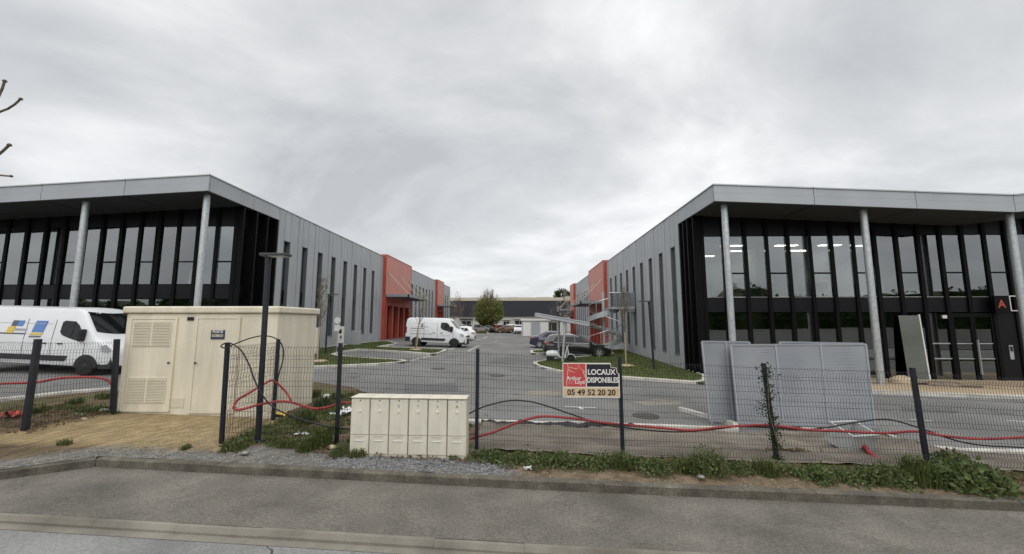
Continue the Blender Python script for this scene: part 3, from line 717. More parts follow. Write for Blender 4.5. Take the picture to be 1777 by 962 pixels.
# double door
dw = uB - uA - .18
for k in range(2):
    a = uA + .09 + k * dw / 2 + .01; b = a + dw / 2 - .02
    d = MB(); hb(d, a, a + .09, -.04, .05, -.25, 3.2); hb(d, b - .09, b, -.04, .05, -.25, 3.2); hb(d, a + .0905, b - .0905, -.04, .05, 3.02, 3.2); hb(d, a + .0905, b - .0905, -.04, .05, -.25, -.1)
    d = d.build('door', M_BLKFR, hallR); hb(MB(), a + .09, b - .09, 0, .015, -.1, 3.02).build('pane', M_GLASS, d)
    for z in (1.05, 1.75): hb(MB(), a + .092, b - .092, -.012, -.002, z, z + .04).build('glass_bar', M_GALV, d)
    if k == 1: hb(MB(), a + .02, a + .06, -.12, -.05, .35, 1.95).build('door_handle', M_GALV, d)
# solid black panel with intercom, red letter on the spandrel
hb(MB(), uB + .09, u1, -.02, .05, -.25, 3.22).build('black_panel', M_SPAN, hallR)
ic = hb(MB(), uB + .45, uB + .62, -.05, -.021, 1.05, 1.70).build('intercom', M_GALV, hallR); hb(MB(), uB + .48, uB + .59, -.06, -.052, 1.42, 1.65).build('intercom_screen', M_SCREEN, ic)
hb(MB(), uB - .25, uB + .42, -.33, -.26, 3.2, 4.0).build('letter_board', M_BLKFR, hallR)
text('letter', 'A', .5, mat('red_letter', (.42, .07, .04), .5), hallR, (uB + .06, 2.5 - .334, 3.45), (R(90), 0, 0), bold=.012)
fr = MB()
for a, b, za, zb in ((.45, .49, 3.28, 4.0), (1.06, 1.10, 3.28, 4.0), (.491, 1.059, 3.96, 4.0), (.491, 1.059, 3.28, 3.32)): hb(fr, uB + a, uB + b, -.32, -.26, za, zb)
fr.build('sign_frame', M_WOFF, hallR)

# glass sheet leaning against the front of the right hall
g0 = atY(1578, 655, YF + 2.0)
gs = empty('glass_sheet', (atY(1600, 655, YF + 2.0).x - .0, YF + 2.2, gz(18, 18) + .12)); tag(gs, 'tall pale glass sheet with white edge leaning on the black facade', 'glass sheet')
Mx = Matrix.Rotation(R(-3), 4, 'X')
MB().box(-.42, .5, -.012, .012, 0, 2.95, Mx).build('glass', mat('dull_glass', (.12, .13, .118), .15, 0, (.155, .163, .15), .8, spec=.5), gs)
MB().box(.502, .56, -.025, .025, 0, 3.0, Mx).build('edge_trim', M_WOFF, gs); MB().box(-.45, .5, -.02, .02, -.04, -.002, Mx).build('edge_trim', M_WOFF, gs)

# desks and chairs upstairs on the right
def desk(x, y, lab):
    z = -.28 + 3.62; d = empty('desk', (x, y, z)); tag(d, lab, 'desk', 'office desks behind the upstairs windows')
    MB().box(-.8, .8, -.4, .4, .70, .74).build('desk_top', M_DESK, d)
    for sx in (-.74, .74): MB().box(sx - .03, sx + .03, -.36, .36, 0, .699).build('leg', M_DESK, d)
    MB().box(-.3, .3, .1, .14, .85, 1.2).build('monitor', M_SCREEN, d); MB().box(-.04, .04, .12, .16, .741, .9).build('monitor_stand', M_SCREEN, d)
def chair(x, y, rz, lab):
    z = -.28 + 3.62; c = empty('office_chair', (x, y, z), rz); tag(c, lab, 'chair', 'office chairs behind the upstairs windows')
    MB().box(-.25, .25, -.24, .24, .44, .52).build('seat', M_CHAIR, c, bevel=.02); MB().box(-.23, .23, .2, .27, .56, 1.12).build('backrest', M_CHAIR, c, bevel=.02); MB().cyl((0, 0, .08), (0, 0, .44), .035, 8).build('gas_column', M_CHAIR, c)
    b = MB()
    for k in range(5): a = k * 1.2566; b.tube([(0, 0, .09), (.3 * math.cos(a), .3 * math.sin(a), .04)], .025, 6)
    b.build('star_base', M_CHAIR, c)
for i, x in enumerate((10.9, 13.3, 15.6, 19.2, 21.6)): desk(x, ygR + 1.5 + .35 * (i % 2), ['office desk upstairs behind the first panes near the hall corner', 'office desk upstairs, second from the hall corner', 'office desk upstairs left of the middle galvanised column', 'office desk upstairs right of the middle galvanised column', 'office desk upstairs above the glazed entrance door'][i])
for i, (x, a) in enumerate(((9.9, 1.2), (11.9, -.6), (14.4, 2.2), (20.4, .5))): chair(x, ygR + 1.15, a, ['black office chair upstairs closest to the hall corner', 'black office chair upstairs between the first two desks', 'black office chair upstairs between second and third desk', 'black office chair upstairs near the entrance end'][i])

# ---------------------------------------------------------------- far buildings
M_FARBLK = mat('far_black_cladding', (.016, .018, .026), .6, 0, (.02, .022, .031), .3)
M_FARBEIGE = mat('far_beige_roof', (.46, .42, .34), .7); M_FARWALL = mat('far_white_wall', (.40, .39, .37), .9, 0, (.47, .46, .44), .3)
YB = 104.0; zb_ = gz(0, 100)
fb = empty('warehouse', (0, YB, zb_)); tag(fb, 'long low warehouse with black cladding above white wall at the driveway end', 'building')
MB().box(-70, 60, 0, 25, -.5, 3.6).build('wall', M_FARWALL, fb)
MB().box(-70.2, 60.2, -.4, 25.2, 3.6, 7.75).build('black_cladding', M_FARBLK, fb)
MB().box(-70.3, 60.3, -.5, 25.3, 7.752, 8.6).build('roof', M_FARBEIGE, fb)
for x, w, z0_, z1_ in ((-15.2, 2.6, 0.9, 2.4), (-8.9, 1.6, .9, 2.3), (-4.6, 1.6, .9, 2.3), (-1.2, 2.3, 1.2, 2.5), (5.8, 2.2, 1.2, 2.4), (13.5, 2.4, 1.2, 2.4)):
    w_ = MB().box(x - w / 2 - .15, x + w / 2 + .15, -.06, .04, z0_ - .15, z1_ + .15).build('window', M_FARWALL, fb)
    for s_ in (-1, 1): MB().box(x + s_ * w / 4 - w / 4 + .06, x + s_ * w / 4 + w / 4 - .06, -.09, -.062, z0_, z1_).build('pane', M_SLOT, w_)
    MB().box(x - w / 2 - .3, x + w / 2 + .3, -.5, -.065, z1_ + .4, z1_ + .65).build('awning', M_FARBLK if x < -10 else M_FARWALL, w_)
for x, w in ((-3, 3), (5.5, 4), (12.5, 2.2), (18, 3)): MB().box(x - w / 2, x + w / 2, 4, 6, 8.6, 9.0 + .15 * (x > 10)).build('roof_vent', M_FARWALL, fb)

gb = G(905, 584); gb2 = G(980, 584)
gs_ = empty('bin_shelter', (gb.x, gb.y, gb.z)); tag(gs_, 'small white flat roofed shelter with panelled doors past the parked cars', 'shelter')
Wd = gb2.x - gb.x
MB().box(0, Wd, 0, 3, -.2, 2.35).build('wall', M_FARWALL, gs_); MB().box(-.15, Wd + .15, -.15, 3.1, 2.352, 2.6).build('roof', M_WOFF, gs_)
for k in range(5):
    a = .25 + k * (Wd - .4) / 5; MB().box(a, a + (Wd - .4) / 5 - .15, -.04, -.002, .05, 2.1).build('door', [M_WOFF, M_FASCIA, M_WOFF, M_TRIM, M_WOFF][k], gs_)

# ---------------------------------------------------------------- vehicles
def interp(tab, x): return float(np.interp(x, [t[0] for t in tab], [t[1] for t in tab]))
WHEELS = {}
def wheel_meshes(r, w, style):
    k = (r, w, style)
    if k not in WHEELS:
        t = MB().lathe([(r * .66, -w / 2), (r * .93, -w / 2), (r, -w / 2 + .03), (r, w / 2 - .03), (r * .93, w / 2), (r * .66, w / 2)], (0, 0, 0), 'y', 28).mesh('tyre', True); t.materials.append(M_TYRE)
        rm = MB()
        if style == 'alloy':
            rm.lathe([(r * .70, -w / 2 + .02), (r * .70, -w / 2 - .005), (r * .62, -w / 2 - .005), (r * .60, -w / 2 + .06)], (0, 0, 0), 'y', 28)
            for i in range(5):
                M = Matrix.Rotation(i * 2 * math.pi / 5 + .3, 4, 'Y'); rm.box(-.045, .045, -w / 2 - .008, -w / 2 + .03, .02, r * .64, M)
            rm.lathe([(.06, -w / 2 - .012), (.06, -w / 2 + .03)], (0, 0, 0), 'y', 14); mm = M_RIM
        else:
            rm.lathe([(r * .68, -w / 2 + .02), (r * .64, -w / 2 + .012), (r * .5, -w / 2 + .04), (r * .34, -w / 2 + .01), (r * .24, -w / 2 - .02), (r * .1, -w / 2 - .02)], (0, 0, 0), 'y', 28); mm = M_STEELRIM
        rme = rm.mesh('rim'); rme.materials.append(mm); WHEELS[k] = (t, rme)
    return WHEELS[k]
def vehicle(name, label, cat, wheel_pt, wx, rz, L, H, hwv, ztab, zbtab, hwtab, belt, rn, paint, wheels, r, style, sidewin, screen, rear=None, crown=.04, group=None, extras=None, slope=.0, detail=True):
    """wheel_pt: ground point under the wheel at local x = wx. Front is +x."""
    root = empty(name); tag(root, label, cat, group); root.rotation_euler = (0, slope, rz)
    off = Matrix.Rotation(rz, 4, 'Z') @ Vector((wx, -hwv + .12, 0)); root.location = Vector(wheel_pt) - off + Vector((0, 0, slope * wx))
    zt = lambda x: interp(ztab, x); zb = lambda x: interp(zbtab, x); hw = lambda x: hwv * interp(hwtab, x)
    def sect(x):
        a, t, w = zb(x), zt(x), hw(x); bl = min(belt, t - .10)
        g = max(0, min(1, (t - belt) / max(.1, H - belt))); rr = min(.13, .35 * (t - a)); yt = w * (1 - (1 - rn) * g)
        return a, t, w, bl, rr, yt
    def side_y(x, z):
        a, t, w, bl, rr, yt = sect(x)
        return w if z <= bl else w + (yt - w) * min(1, (z - bl) / max(.02, t - rr * .8 - bl))
    xs = sorted(set([round(-L / 2 + L * k / 44, 4) for k in range(45)] + [t[0] for t in ztab] + [t[0] for t in zbtab])); rings = []
    for x in xs:
        a, t, w, bl, rr, yt = sect(x); cr = crown * min(1, (t - a))
        half = [(w * .80, a), (w * .95, a + .03), (w * .985, a + .14), (w, a + .3 if a + .3 < bl else bl - .02), (w, bl), ((w + yt) / 2, (bl + t - rr * .8) / 2), (yt, t - rr * .8), (yt - rr * .22, t - rr * .25), (yt - rr * .8, t), (yt * .45, t + cr * .8)]
        rings.append([(x, -y, z) for y, z in half] + [(x, 0, t + cr)] + [(x, y, z) for y, z in reversed(half)])
    mb = MB(); n = len(rings[0])
    for rg in rings: mb.v += rg
    for i in range(len(rings) - 1):
        for k in range(n): mb.f.append((i * n + k, i * n + (k + 1) % n, (i + 1) * n + (k + 1) % n, (i + 1) * n + k))
    mb.f.append(tuple(range(n))); mb.f.append(tuple((len(rings) - 1) * n + k for k in range(n)))
    body = mb.build('body', paint, root, smooth=True)
    def side_patch(nm, poly, m, offs=.008, both=True, parent=None):
        for s in ((-1, 1) if both else (-1,)):
            pl = []
            for (xa, za), (xb, zb_) in zip(poly, poly[1:] + poly[:1]):
                k_ = max(1, int(math.hypot(xb - xa, zb_ - za) / .12)); pl += [(xa + (xb - xa) * i / k_, za + (zb_ - za) * i / k_) for i in range(k_)]
            bm = bmesh.new(); vv = [bm.verts.new((x, s * (side_y(x, z) + offs), z)) for x, z in pl]; f = bm.faces.new(vv)
            bmesh.ops.triangulate(bm, faces=[f]); bmesh.ops.recalc_face_normals(bm, faces=bm.faces)
            me = bpy.data.meshes.new(nm); bm.to_mesh(me); bm.free()
            o = link(nm, me, m, parent or root); sd = o.modifiers.new('thick', 'SOLIDIFY'); sd.thickness = .012; sd.offset = 0
    def top_patch(nm, xa, xb, k, m, offs=.008, bow=.0):
        mb = MB(); nx_, ny_ = 12, 10
        for i in range(nx_ + 1):
            for j in range(ny_ + 1):
                q = -1 + 2 * j / ny_; x = xa + (xb - xa) * i / nx_ - bow * q * q
                a, t, w, bl, rr, yt = sect(x); y = q * k * yt; cr = crown * min(1, t - a)
                f = abs(y) / yt; mb.v.append((x, y, t + cr * (1 - f ** 1.6) + offs))
        mb.f = [(i * (ny_ + 1) + j, i * (ny_ + 1) + j + 1, (i + 1) * (ny_ + 1) + j + 1, (i + 1) * (ny_ + 1) + j) for i in range(nx_) for j in range(ny_)]
        return mb.build(nm, m, root, smooth=True)
    for poly in sidewin: side_patch('side_window', poly, M_CARGLASS)
    top_patch('windscreen', screen[0], screen[1], screen[2], M_CARGLASS, *screen[3:])
    if rear: top_patch('rear_window', rear[0], rear[1], rear[2], M_CARGLASS)
    tm, rme = wheel_meshes(r, .22, style)
    for x in wheels:
        for s in (-1, 1):
            ra = r * 1.24; za = zb(x) - .01
            arc = [(x + ra * math.cos(a), r + ra * math.sin(a)) for a in [math.pi * k / 14 for k in range(15)]]
            arc = [(x + ra, max(za, r * .5))] + arc + [(x - ra, max(za, r * .5))]
            mb2 = MB(); y0 = s * (hwv * .992 - .06); y1 = s * (hwv + .006); mb2.hexa([(p[0], min(y0, y1), p[1]) for p in arc], [(p[0], max(y0, y1), p[1]) for p in arc]); mb2.build('wheel_arch', M_TRIM, root)
            w_ = link('wheel', tm, None, root); w_.location = (x, s * (hwv - .09), r); w_.rotation_euler = (0, .4, 0 if s < 0 else math.pi)
            link('rim', rme, None, w_)
    if extras: extras(root, side_patch, top_patch, side_y, zt, hw)
    return root

def van(label, wp, L, H, wheel_x, rz, slope, logo):
    h = L / 2
    zt = [(-h, H - .38), (-h + .03, H - .12), (-h + .14, H - .02), (-h + .5, H), (h - 1.75, H), (h - 1.5, H - .06), (h - 1.32, H - .2), (h - .72, 1.44), (h - .62, 1.36), (h - .22, 1.13), (h - .08, 1.0), (h - .02, .84), (h, .7)]
    zb = [(-h, .42), (h - .35, .30), (h, .36)]
    hwt = [(-h, .955), (-h + .1, .99), (-h + .4, 1), (h - 1.0, 1), (h - .5, .965), (h - .2, .89), (h - .05, .80), (h, .72)]
    f = h - L / 2 + 0
    o = h - 5.05 / 2 + 0        # shift so that front-end numbers measured from the nose hold for every length
    q = lambda x: h - (5.05 - x)
    sw = [[(q(2.93), 1.95), (q(3.02), 2.02), (q(3.42), 2.0), (q(3.60), 1.86), (q(3.80), 1.58), (q(3.90), 1.36), (q(3.78), 1.25), (q(3.30), 1.38), (q(3.02), 1.48), (q(2.92), 1.60)]]
    def ex(root, side, top, side_y, zt_, hw_):
        side('side_moulding', [(q(1.35) if L < 5.3 else -h + 1.7, .55), (q(3.28), .52), (q(3.36), .62), (q(3.40), .72), (q(1.35) if L < 5.3 else -h + 1.7, .74)], M_TRIM, .014)
        side('slide_rail', [(q(.4) if L < 5.3 else -h + .5, 1.47), (q(1.55), 1.47), (q(1.55), 1.51), (q(.4) if L < 5.3 else -h + .5, 1.51)], M_BLACK, .01)
        for x in (q(2.28), q(2.92)): side('door_handle', [(x, 1.14), (x + .22, 1.14), (x + .22, 1.18), (x, 1.18)], M_BLACK, .02)
        for x in (q(1.55), q(2.66), q(3.98)): side('panel_seam', [(x, .56), (x + .012, .56), (x + .012, 2.05 if x < q(3) else 1.2), (x, 2.05 if x < q(3) else 1.2)], M_TRIM, .003)
        side('panel_seam', [(-h + .25, 1.88), (q(2.6), 1.88), (q(2.6), 1.892), (-h + .25, 1.892)], mat('seam_grey', (.42, .43, .44), .5), .003)
        side('window_post', [(q(3.36), 1.39), (q(3.40), 1.38), (q(3.44), 2.0), (q(3.40), 2.0)], M_BLACK, .016)
        side('rear_bumper', [(-h + .02, .42), (-h + .42, .42), (-h + .42, .8), (-h + .02, .8)], M_TRIM, .016)
        MB().box(-h - .06, -h + .02, -.92, .92, .42, .62).build('bumper_step', M_TRIM, root, bevel=.02)
        # front bumper, grille and lamps
        mb = MB(); pts = [(h - .50, .26), (h + .02, .26), (h + .045, .5), (h + .02, .72), (h - .2, .83), (h - .52, .66)]
        for a, b in ((-.88, .88),):
            rg = []
            for y in np.linspace(a, b, 9):
                k_ = .16 * (abs(y) / .88) ** 3; rg.append([(x - (k_ if x > h - .4 else 0), y * 1.11 if x < h - .4 else y, z) for x, z in pts])
            for r_ in rg: mb.v += r_
            m_n = len(pts)
            for i in range(8):
                for k in range(m_n): mb.f.append((i * m_n + k, i * m_n + (k + 1) % m_n, (i + 1) * m_n + (k + 1) % m_n, (i + 1) * m_n + k))
            mb.f += [tuple(range(m_n)), tuple(8 * m_n + k for k in range(m_n))]
        mb.build('front_bumper', M_TRIM, root, smooth=True)
        side('headlight', [(h - .42, .92), (h - .20, .86), (h - .16, 1.0), (h - .30, 1.16), (h - .46, 1.1)], M_LAMP, .02)
        MB().box(h - .06, h + .02, -.5, .5, .86, .98).build('grille', M_TRIM, root)
        for s in (-1, 1):
            mb = MB(); mb.box(q(3.78), q(3.96), s * 1.07 - .1, s * 1.07 + .1, 1.28, 1.72); mm = mb.build('mirror', M_BLACK, root, bevel=.04)
        side('tail_light', [(-h + .01, 1.1), (-h + .10, 1.1), (-h + .10, 1.6), (-h + .01, 1.6)], M_TAIL, .012)
        MB().tube([(h - 1.75, .2, H - .01), (h - 1.95, .2, H + .28)], .008, 5).build('aerial', M_BLACK, root)
        logo(root, side, q, h, side_y)
    return vehicle('delivery_van', label, 'van', wp, q(wheel_x), rz, L, H, 1.03, zt, zb, hwt, 1.25, .86, M_WHITE, (-h + (.95 if L < 5.3 else 1.05), q(4.1)), .35, 'steel', sw, (h - 1.30, h - .74, .88, .008, .10), None, .05, None, ex, slope)
M_LBLUE = mat('logo_blue', (.11, .22, .50), .5); M_LYEL = mat('logo_yellow', (.68, .48, .09), .5); M_LGREY = mat('logo_grey', (.10, .11, .15), .5); M_LINK = mat('logo_ink', (.06, .06, .09), .5); M_LMID = mat('logo_midgrey', (.36, .38, .44), .5)
def logo_left(root, side, q, h, side_y):
    def r_(nm, x0, x1, z0, z1, m, sh=.05): side(nm, [(q(x0 + .2), z0), (q(x1 + .2), z0), (q(x1 + .2) + sh, z1), (q(x0 + .2) + sh, z1)], m, .012, False)
    r_('logo_patch', .72, .92, 1.77, 1.98, M_LGREY); r_('logo_patch', .94, 1.17, 1.77, 1.98, M_LBLUE); r_('logo_patch', .60, .86, 1.50, 1.75, M_LYEL)
    r_('logo_patch', 1.60, 2.05, 1.56, 1.99, M_LBLUE, .09); r_('logo_patch', 1.54, 2.02, 1.46, 1.53, M_LYEL); r_('logo_patch', 1.53, 1.98, 1.37, 1.42, M_LGREY)
    for i in range(3): r_('logo_mark', 1.72 + .12 * i, 1.79 + .12 * i, 1.85, 1.90, M_WOFF, .01)
    for i in range(5): r_('logo_letter', .92 + .1 * i, .985 + .1 * i, 1.60, 1.68, M_LMID, .015)
    r_('logo_line', .88, 1.42, 1.50, 1.525, M_LMID, .01)
def logo_mid(root, side, q, h, side_y):
    y = -(side_y(q(1.4), 1.6) + .022)
    text('lettering', 'S', .42, M_LINK, root, (q(1.33), y, 1.60), (R(90), 0, 0), bold=.014, shear=.25)
    for i, (a, b) in enumerate(((1.52, 1.58), (1.72, 1.80))): text('lettering', 'x'[0], .2, M_LINK, root, (q((a + b) / 2), y, 1.62), (R(90), 0, 0), bold=.004)
    def r_(nm, x0, x1, z0, z1, m): side(nm, [(q(x0), z0), (q(x1), z0), (q(x1), z1), (q(x0), z1)], m, .01, False)
    rr_ = random.Random(3)
    for z, x0, x1 in ((1.29, .4, 1.95), (1.04, .4, 2.25)):
        x = x0
        while x < x1: w = rr_.uniform(.04, .14); r_('lettering_dash', x, x + w, z, z + .04, M_LMID if z > 1.2 else mat('logo_bluegrey', (.17, .19, .30), .5)); x += w + .035
    x = 3.05
    while x < 3.75: r_('lettering_dash', x, x + .06, .93, .98, M_LMID); x += .1
    r_('lettering_line', 1.32, 1.98, 1.56, 1.572, M_LMID)
van('white high roof van with blue and yellow logos beside the cream substation', G(150, 652), 6.0, 2.5, 4.1, R(0), .027, logo_left)
van('white low roof van with dark lettering by the red entrance', G(788, 603.8), 5.05, 2.34, 4.1, R(-3), .027, logo_mid)

def car(name, label, wp, L, H, paint, kind, wheel_x, rz=0, slope=.02, style='alloy', hw=.9, detail=True, group=None):
    h = L / 2
    if kind == 'estate':
        zt = [(-h, .62), (-h + .03, .92), (-h + .10, 1.0), (-h + .42, H - .10), (-h + .62, H - .03), (-h + 1.3, H), (h - 2.55, H - .02), (h - 2.1, H - .1), (h - 1.25, .98), (h - 1.1, .93), (h - .3, .80), (h - .06, .66), (h, .48)]
        sw = [[(-h + .62, .98), (-h + 1.15, .96), (-h + 1.15, H - .12), (-h + .85, H - .13), (-h + .66, 1.14)], [(-h + 1.22, .96), (-h + 2.05, .95), (-h + 2.05, H - .11), (-h + 1.22, H - .12)], [(-h + 2.12, .95), (h - 1.45, .95), (h - 1.55, 1.02), (h - 2.15, H - .14), (-h + 2.12, H - .11)]]
        scr = (h - 2.08, h - 1.27, .86, .008, .12); rear = (-h + .14, -h + .40, .82)
    elif kind == 'sedan':
        zt = [(-h, .6), (-h + .03, .9), (-h + .12, .98), (-h + .62, 1.03), (-h + 1.35, H - .06), (-h + 1.8, H), (h - 2.3, H), (h - 2.0, H - .08), (h - 1.2, .98), (h - 1.05, .92), (h - .3, .78), (h - .05, .64), (h, .48)]
        sw = [[(-h + 1.0, .98), (-h + 1.95, .97), (-h + 1.95, H - .11), (-h + 1.5, H - .13)], [(-h + 2.02, .97), (h - 1.4, .96), (h - 2.05, H - .13), (-h + 2.02, H - .11)]]
        scr = (h - 1.98, h - 1.22, .86, .008, .12); rear = (-h + .70, -h + 1.30, .84)
    else:                                          # suv / hatch
        zt = [(-h, .7), (-h + .03, 1.0), (-h + .12, 1.1), (-h + .38, H - .1), (-h + .6, H - .02), (-h + 1.4, H), (h - 2.3, H - .02), (h - 1.95, H - .1), (h - 1.2, 1.1), (h - 1.05, 1.05), (h - .25, .92), (h - .05, .75), (h, .5)]
        sw = [[(-h + .62, 1.12), (-h + 1.1, 1.06), (-h + 1.1, H - .15), (-h + .8, H - .16)], [(-h + 1.16, 1.06), (-h + 1.95, 1.05), (-h + 1.95, H - .13), (-h + 1.16, H - .14)], [(-h + 2.02, 1.05), (h - 1.4, 1.04), (h - 2.0, H - .17), (-h + 2.02, H - .13)]]
        scr = (h - 1.93, h - 1.22, .86, .008, .12); rear = (-h + .15, -h + .36, .82)
    zb = [(-h, .32), (-h + .5, .2), (h - .5, .2), (h, .26)]
    hwt = [(-h, .86), (-h + .12, .93), (-h + .5, .985), (-h + 1.0, 1), (h - 1.2, 1), (h - .5, .96), (h - .18, .86), (h - .04, .74), (h, .66)]
    def ex(root, side, top, side_y, zt_, hw_):
        MB().box(-h - .02, -h + .06, -.62, .62, .34, .52).build('rear_bumper', M_TRIM, root, bevel=.015)
        MB().box(h - .12, h + .015, -.45, .45, .26, .42).build('grille', M_BLACK, root, bevel=.01)
        side('headlight', [(h - .52, .70), (h - .14, .60), (h - .12, .68), (h - .30, .78), (h - .55, .79)], M_LAMP, .012)
        side('tail_light', [(-h + .04, .80), (-h + .34, .84), (-h + .30, .95), (-h + .05, .93)], M_TAIL, .014)
        for s in (-1, 1): MB().box(h - 1.55, h - 1.38, s * (hw + .02) - .08, s * (hw + .02) + .08, .92, 1.06).build('mirror', paint, root, bevel=.03)
        for x in (-h + 1.35, -h + 2.2): side('door_handle', [(x, .80), (x + .18, .80), (x + .18, .83), (x, .83)], M_CHROME if kind == 'estate' else paint, .018)
        for x in (-h + 1.18, -h + 2.08, h - 1.35): side('panel_seam', [(x, .35), (x + .01, .35), (x + .01, .9), (x, .9)], M_BLACK, .003)
        if kind == 'estate':
            a = H - .095
            for s in (-1, 1):
                MB().tube([(x, s * (side_y(x, z) + .016), z) for x, z in ((-h + 1.3, a), (-h + .84, a - .01), (-h + .66, 1.14), (-h + .61, .97), (-h + 1.2, .94), (h - 1.4, .93))], .014, 5).build('chrome_trim', M_CHROME, root)
            for s in (-1, 1): MB().tube([(-h + .9, s * .56, H - .02), (-h + 1.0, s * .56, H + .035), (h - 2.6, s * .56, H + .03), (h - 2.45, s * .56, H - .02)], .014, 6).build('roof_rail', M_CHROME, root)
    return vehicle(name, label, 'car', wp, wheel_x(h), rz, L, H, hw, zt, zb, hwt, .92 if kind != 'suv' else 1.03, .74, paint, (-h + .82, h - .88), .32, style, sw, scr, rear, .05, group, ex, slope)
fw = lambda h: h - .88
rw = lambda h: -h + .82
car('parked_car', 'black estate car with chrome window line parked behind the white scooter', G(1039.5, 621), 4.6, 1.47, M_VBLACK, 'estate', fw)
car('parked_car', 'dark blue saloon car half hidden behind the black estate', G(936, 604.5) , 4.5, 1.44, M_VBLUE, 'sedan', rw)
pb = G(809.5, 592); c_ = car('parked_car', 'white hatchback peeking out behind the white low roof van', pb, 4.3, 1.55, M_WHITE, 'suv', rw, math.pi, -.027)
c_.location = pb + Vector((-(4.3 / 2 - .82), .78, 0))
M_SILV = mat('silver_beige_paint', (.36, .34, .31), .35, .4, coat=.4); M_BRON = mat('bronze_paint', (.15, .09, .055), .35, .3, coat=.4); M_REDC = mat('red_paint', (.4, .03, .03), .35, coat=.4)
for i, (px, py, Lc, Hc, pm, kind, rz, lab) in enumerate((
    (829, 577.6, 4.3, 1.55, M_SILV, 'estate', 40, 'silver beige estate car parked left of the round green tree'),
    (848, 577.6, 4.4, 1.42, M_VBLACK, 'sedan', 25, 'black saloon car parked under the round green tree'),
    (867, 577.7, 4.3, 1.45, M_VBLUE, 'sedan', 215, 'navy saloon parked right of the round green tree'),
    (874, 578.4, 3.9, 1.45, M_BRON, 'suv', 200, 'bronze hatchback in the far row of parked cars'),
    (861, 577.2, 3.6, 1.4, M_REDC, 'suv', 70, 'small red car low in the far row of parked cars'),
    (893, 578.2, 4.4, 1.65, M_WHITE, 'suv', 30, 'white off road car in the far row near the shelter'),
    (903, 579.6, 4.2, 1.6, M_WHITE, 'suv', 80, 'white car seen from behind next to the small shelter'),
    (801, 577.0, 4.3, 1.5, M_SILV, 'suv', 20, 'grey car parked far back beyond the white hatchback'))):
    p = G(px, py); c_ = car('parked_car', lab, p, Lc, Hc, pm, kind, fw, R(rz), 0, group='cars parked far back at the driveway end'); c_.location = p + Vector((0, .9, 0))

# white scooter
p = G(973, 629.5); s0 = empty('scooter', p, R(-4)); tag(s0, 'small white scooter parked under the solar shelter', 'scooter')
for x in (-.60, .60):
    w_ = MB().lathe([(.13, -.05), (.21, -.05), (.235, -.03), (.235, .03), (.21, .05), (.13, .05)], (0, 0, 0), 'y', 24).build('wheel', M_TYRE, s0, smooth=True); w_.location = (x, 0, .235)
    MB().lathe([(.13, -.04), (.05, -.045), (.05, .045), (.13, .04)], (0, 0, 0), 'y', 20).build('rim', M_RIM, w_)
mb = MB(); st = [(-.85, .42, .60, .05), (-.75, .36, .70, .15), (-.5, .34, .76, .20), (-.2, .33, .72, .19), (-.08, .26, .52, .15), (.0, .24, .34, .13), (.2, .24, .33, .13)]; rgs = []
for x, a, b, w in st: rgs.append([(x, w * math.cos(t) * (1 if abs(math.cos(t)) < .95 else .95), (a + b) / 2 + (b - a) / 2 * math.sin(t)) for t in [k * math.pi / 6 for k in range(12)]])
for r_ in rgs: mb.v += r_
for i in range(len(rgs) - 1):
    for k in range(12): mb.f.append((i * 12 + k, i * 12 + (k + 1) % 12, (i + 1) * 12 + (k + 1) % 12, (i + 1) * 12 + k))
mb.f += [tuple(range(12)), tuple((len(rgs) - 1) * 12 + k for k in range(12))]
mb.build('body', M_WHITE, s0, smooth=True)
MB().hexa([(.18, -.22, .26), (.28, -.2, .26), (.28, .2, .26), (.18, .22, .26)], [(.36, -.17, .92), (.42, -.12, .92), (.42, .12, .92), (.36, .17, .92)]).build('leg_shield', M_WHITE, s0, bevel=.03)
mb = MB(); ar = [(.60 + .29 * math.cos(a), .235 + .29 * math.sin(a)) for a in [R(10) + R(160) * k / 10 for k in range(11)]]
ar2 = [(.60 + .26 * math.cos(a), .235 + .26 * math.sin(a)) for a in [R(170) - R(160) * k / 10 for k in range(11)]]
for k in range(10): mb.hexa([(q[0], -.08, q[1]) for q in (ar[k], ar[k + 1], ar2[9 - k], ar2[10 - k])], [(q[0], .08, q[1]) for q in (ar[k], ar[k + 1], ar2[9 - k], ar2[10 - k])])
mb.build('mudguard', M_WHITE, s0)
MB().box(-.78, -.12, -.14, .14, .76, .86).build('seat', M_BLACK, s0, bevel=.04)
MB().tube([(.46, 0, .5), (.38, 0, 1.0)], .045, 8).build('steering_column', M_WHITE, s0); MB().tube([(.36, -.34, 1.03), (.38, 0, 1.0), (.36, .34, 1.03)], .022, 8).build('handlebar', M_BLACK, s0)
MB().lathe([(.05, 0), (.085, .03), (.085, .07)], (.42, 0, 1.0), 'x', 14).build('headlamp', M_LAMP, s0)
sp_ = MB().lathe([(.14, -.05), (.20, -.05), (.23, -.03), (.23, .03), (.20, .05), (.14, .05)], (0, 0, 0), 'y', 24).build('spare_wheel', M_TYRE, s0); sp_.location = (.16, -.06, .62); sp_.rotation_euler = (0, .3, .5)

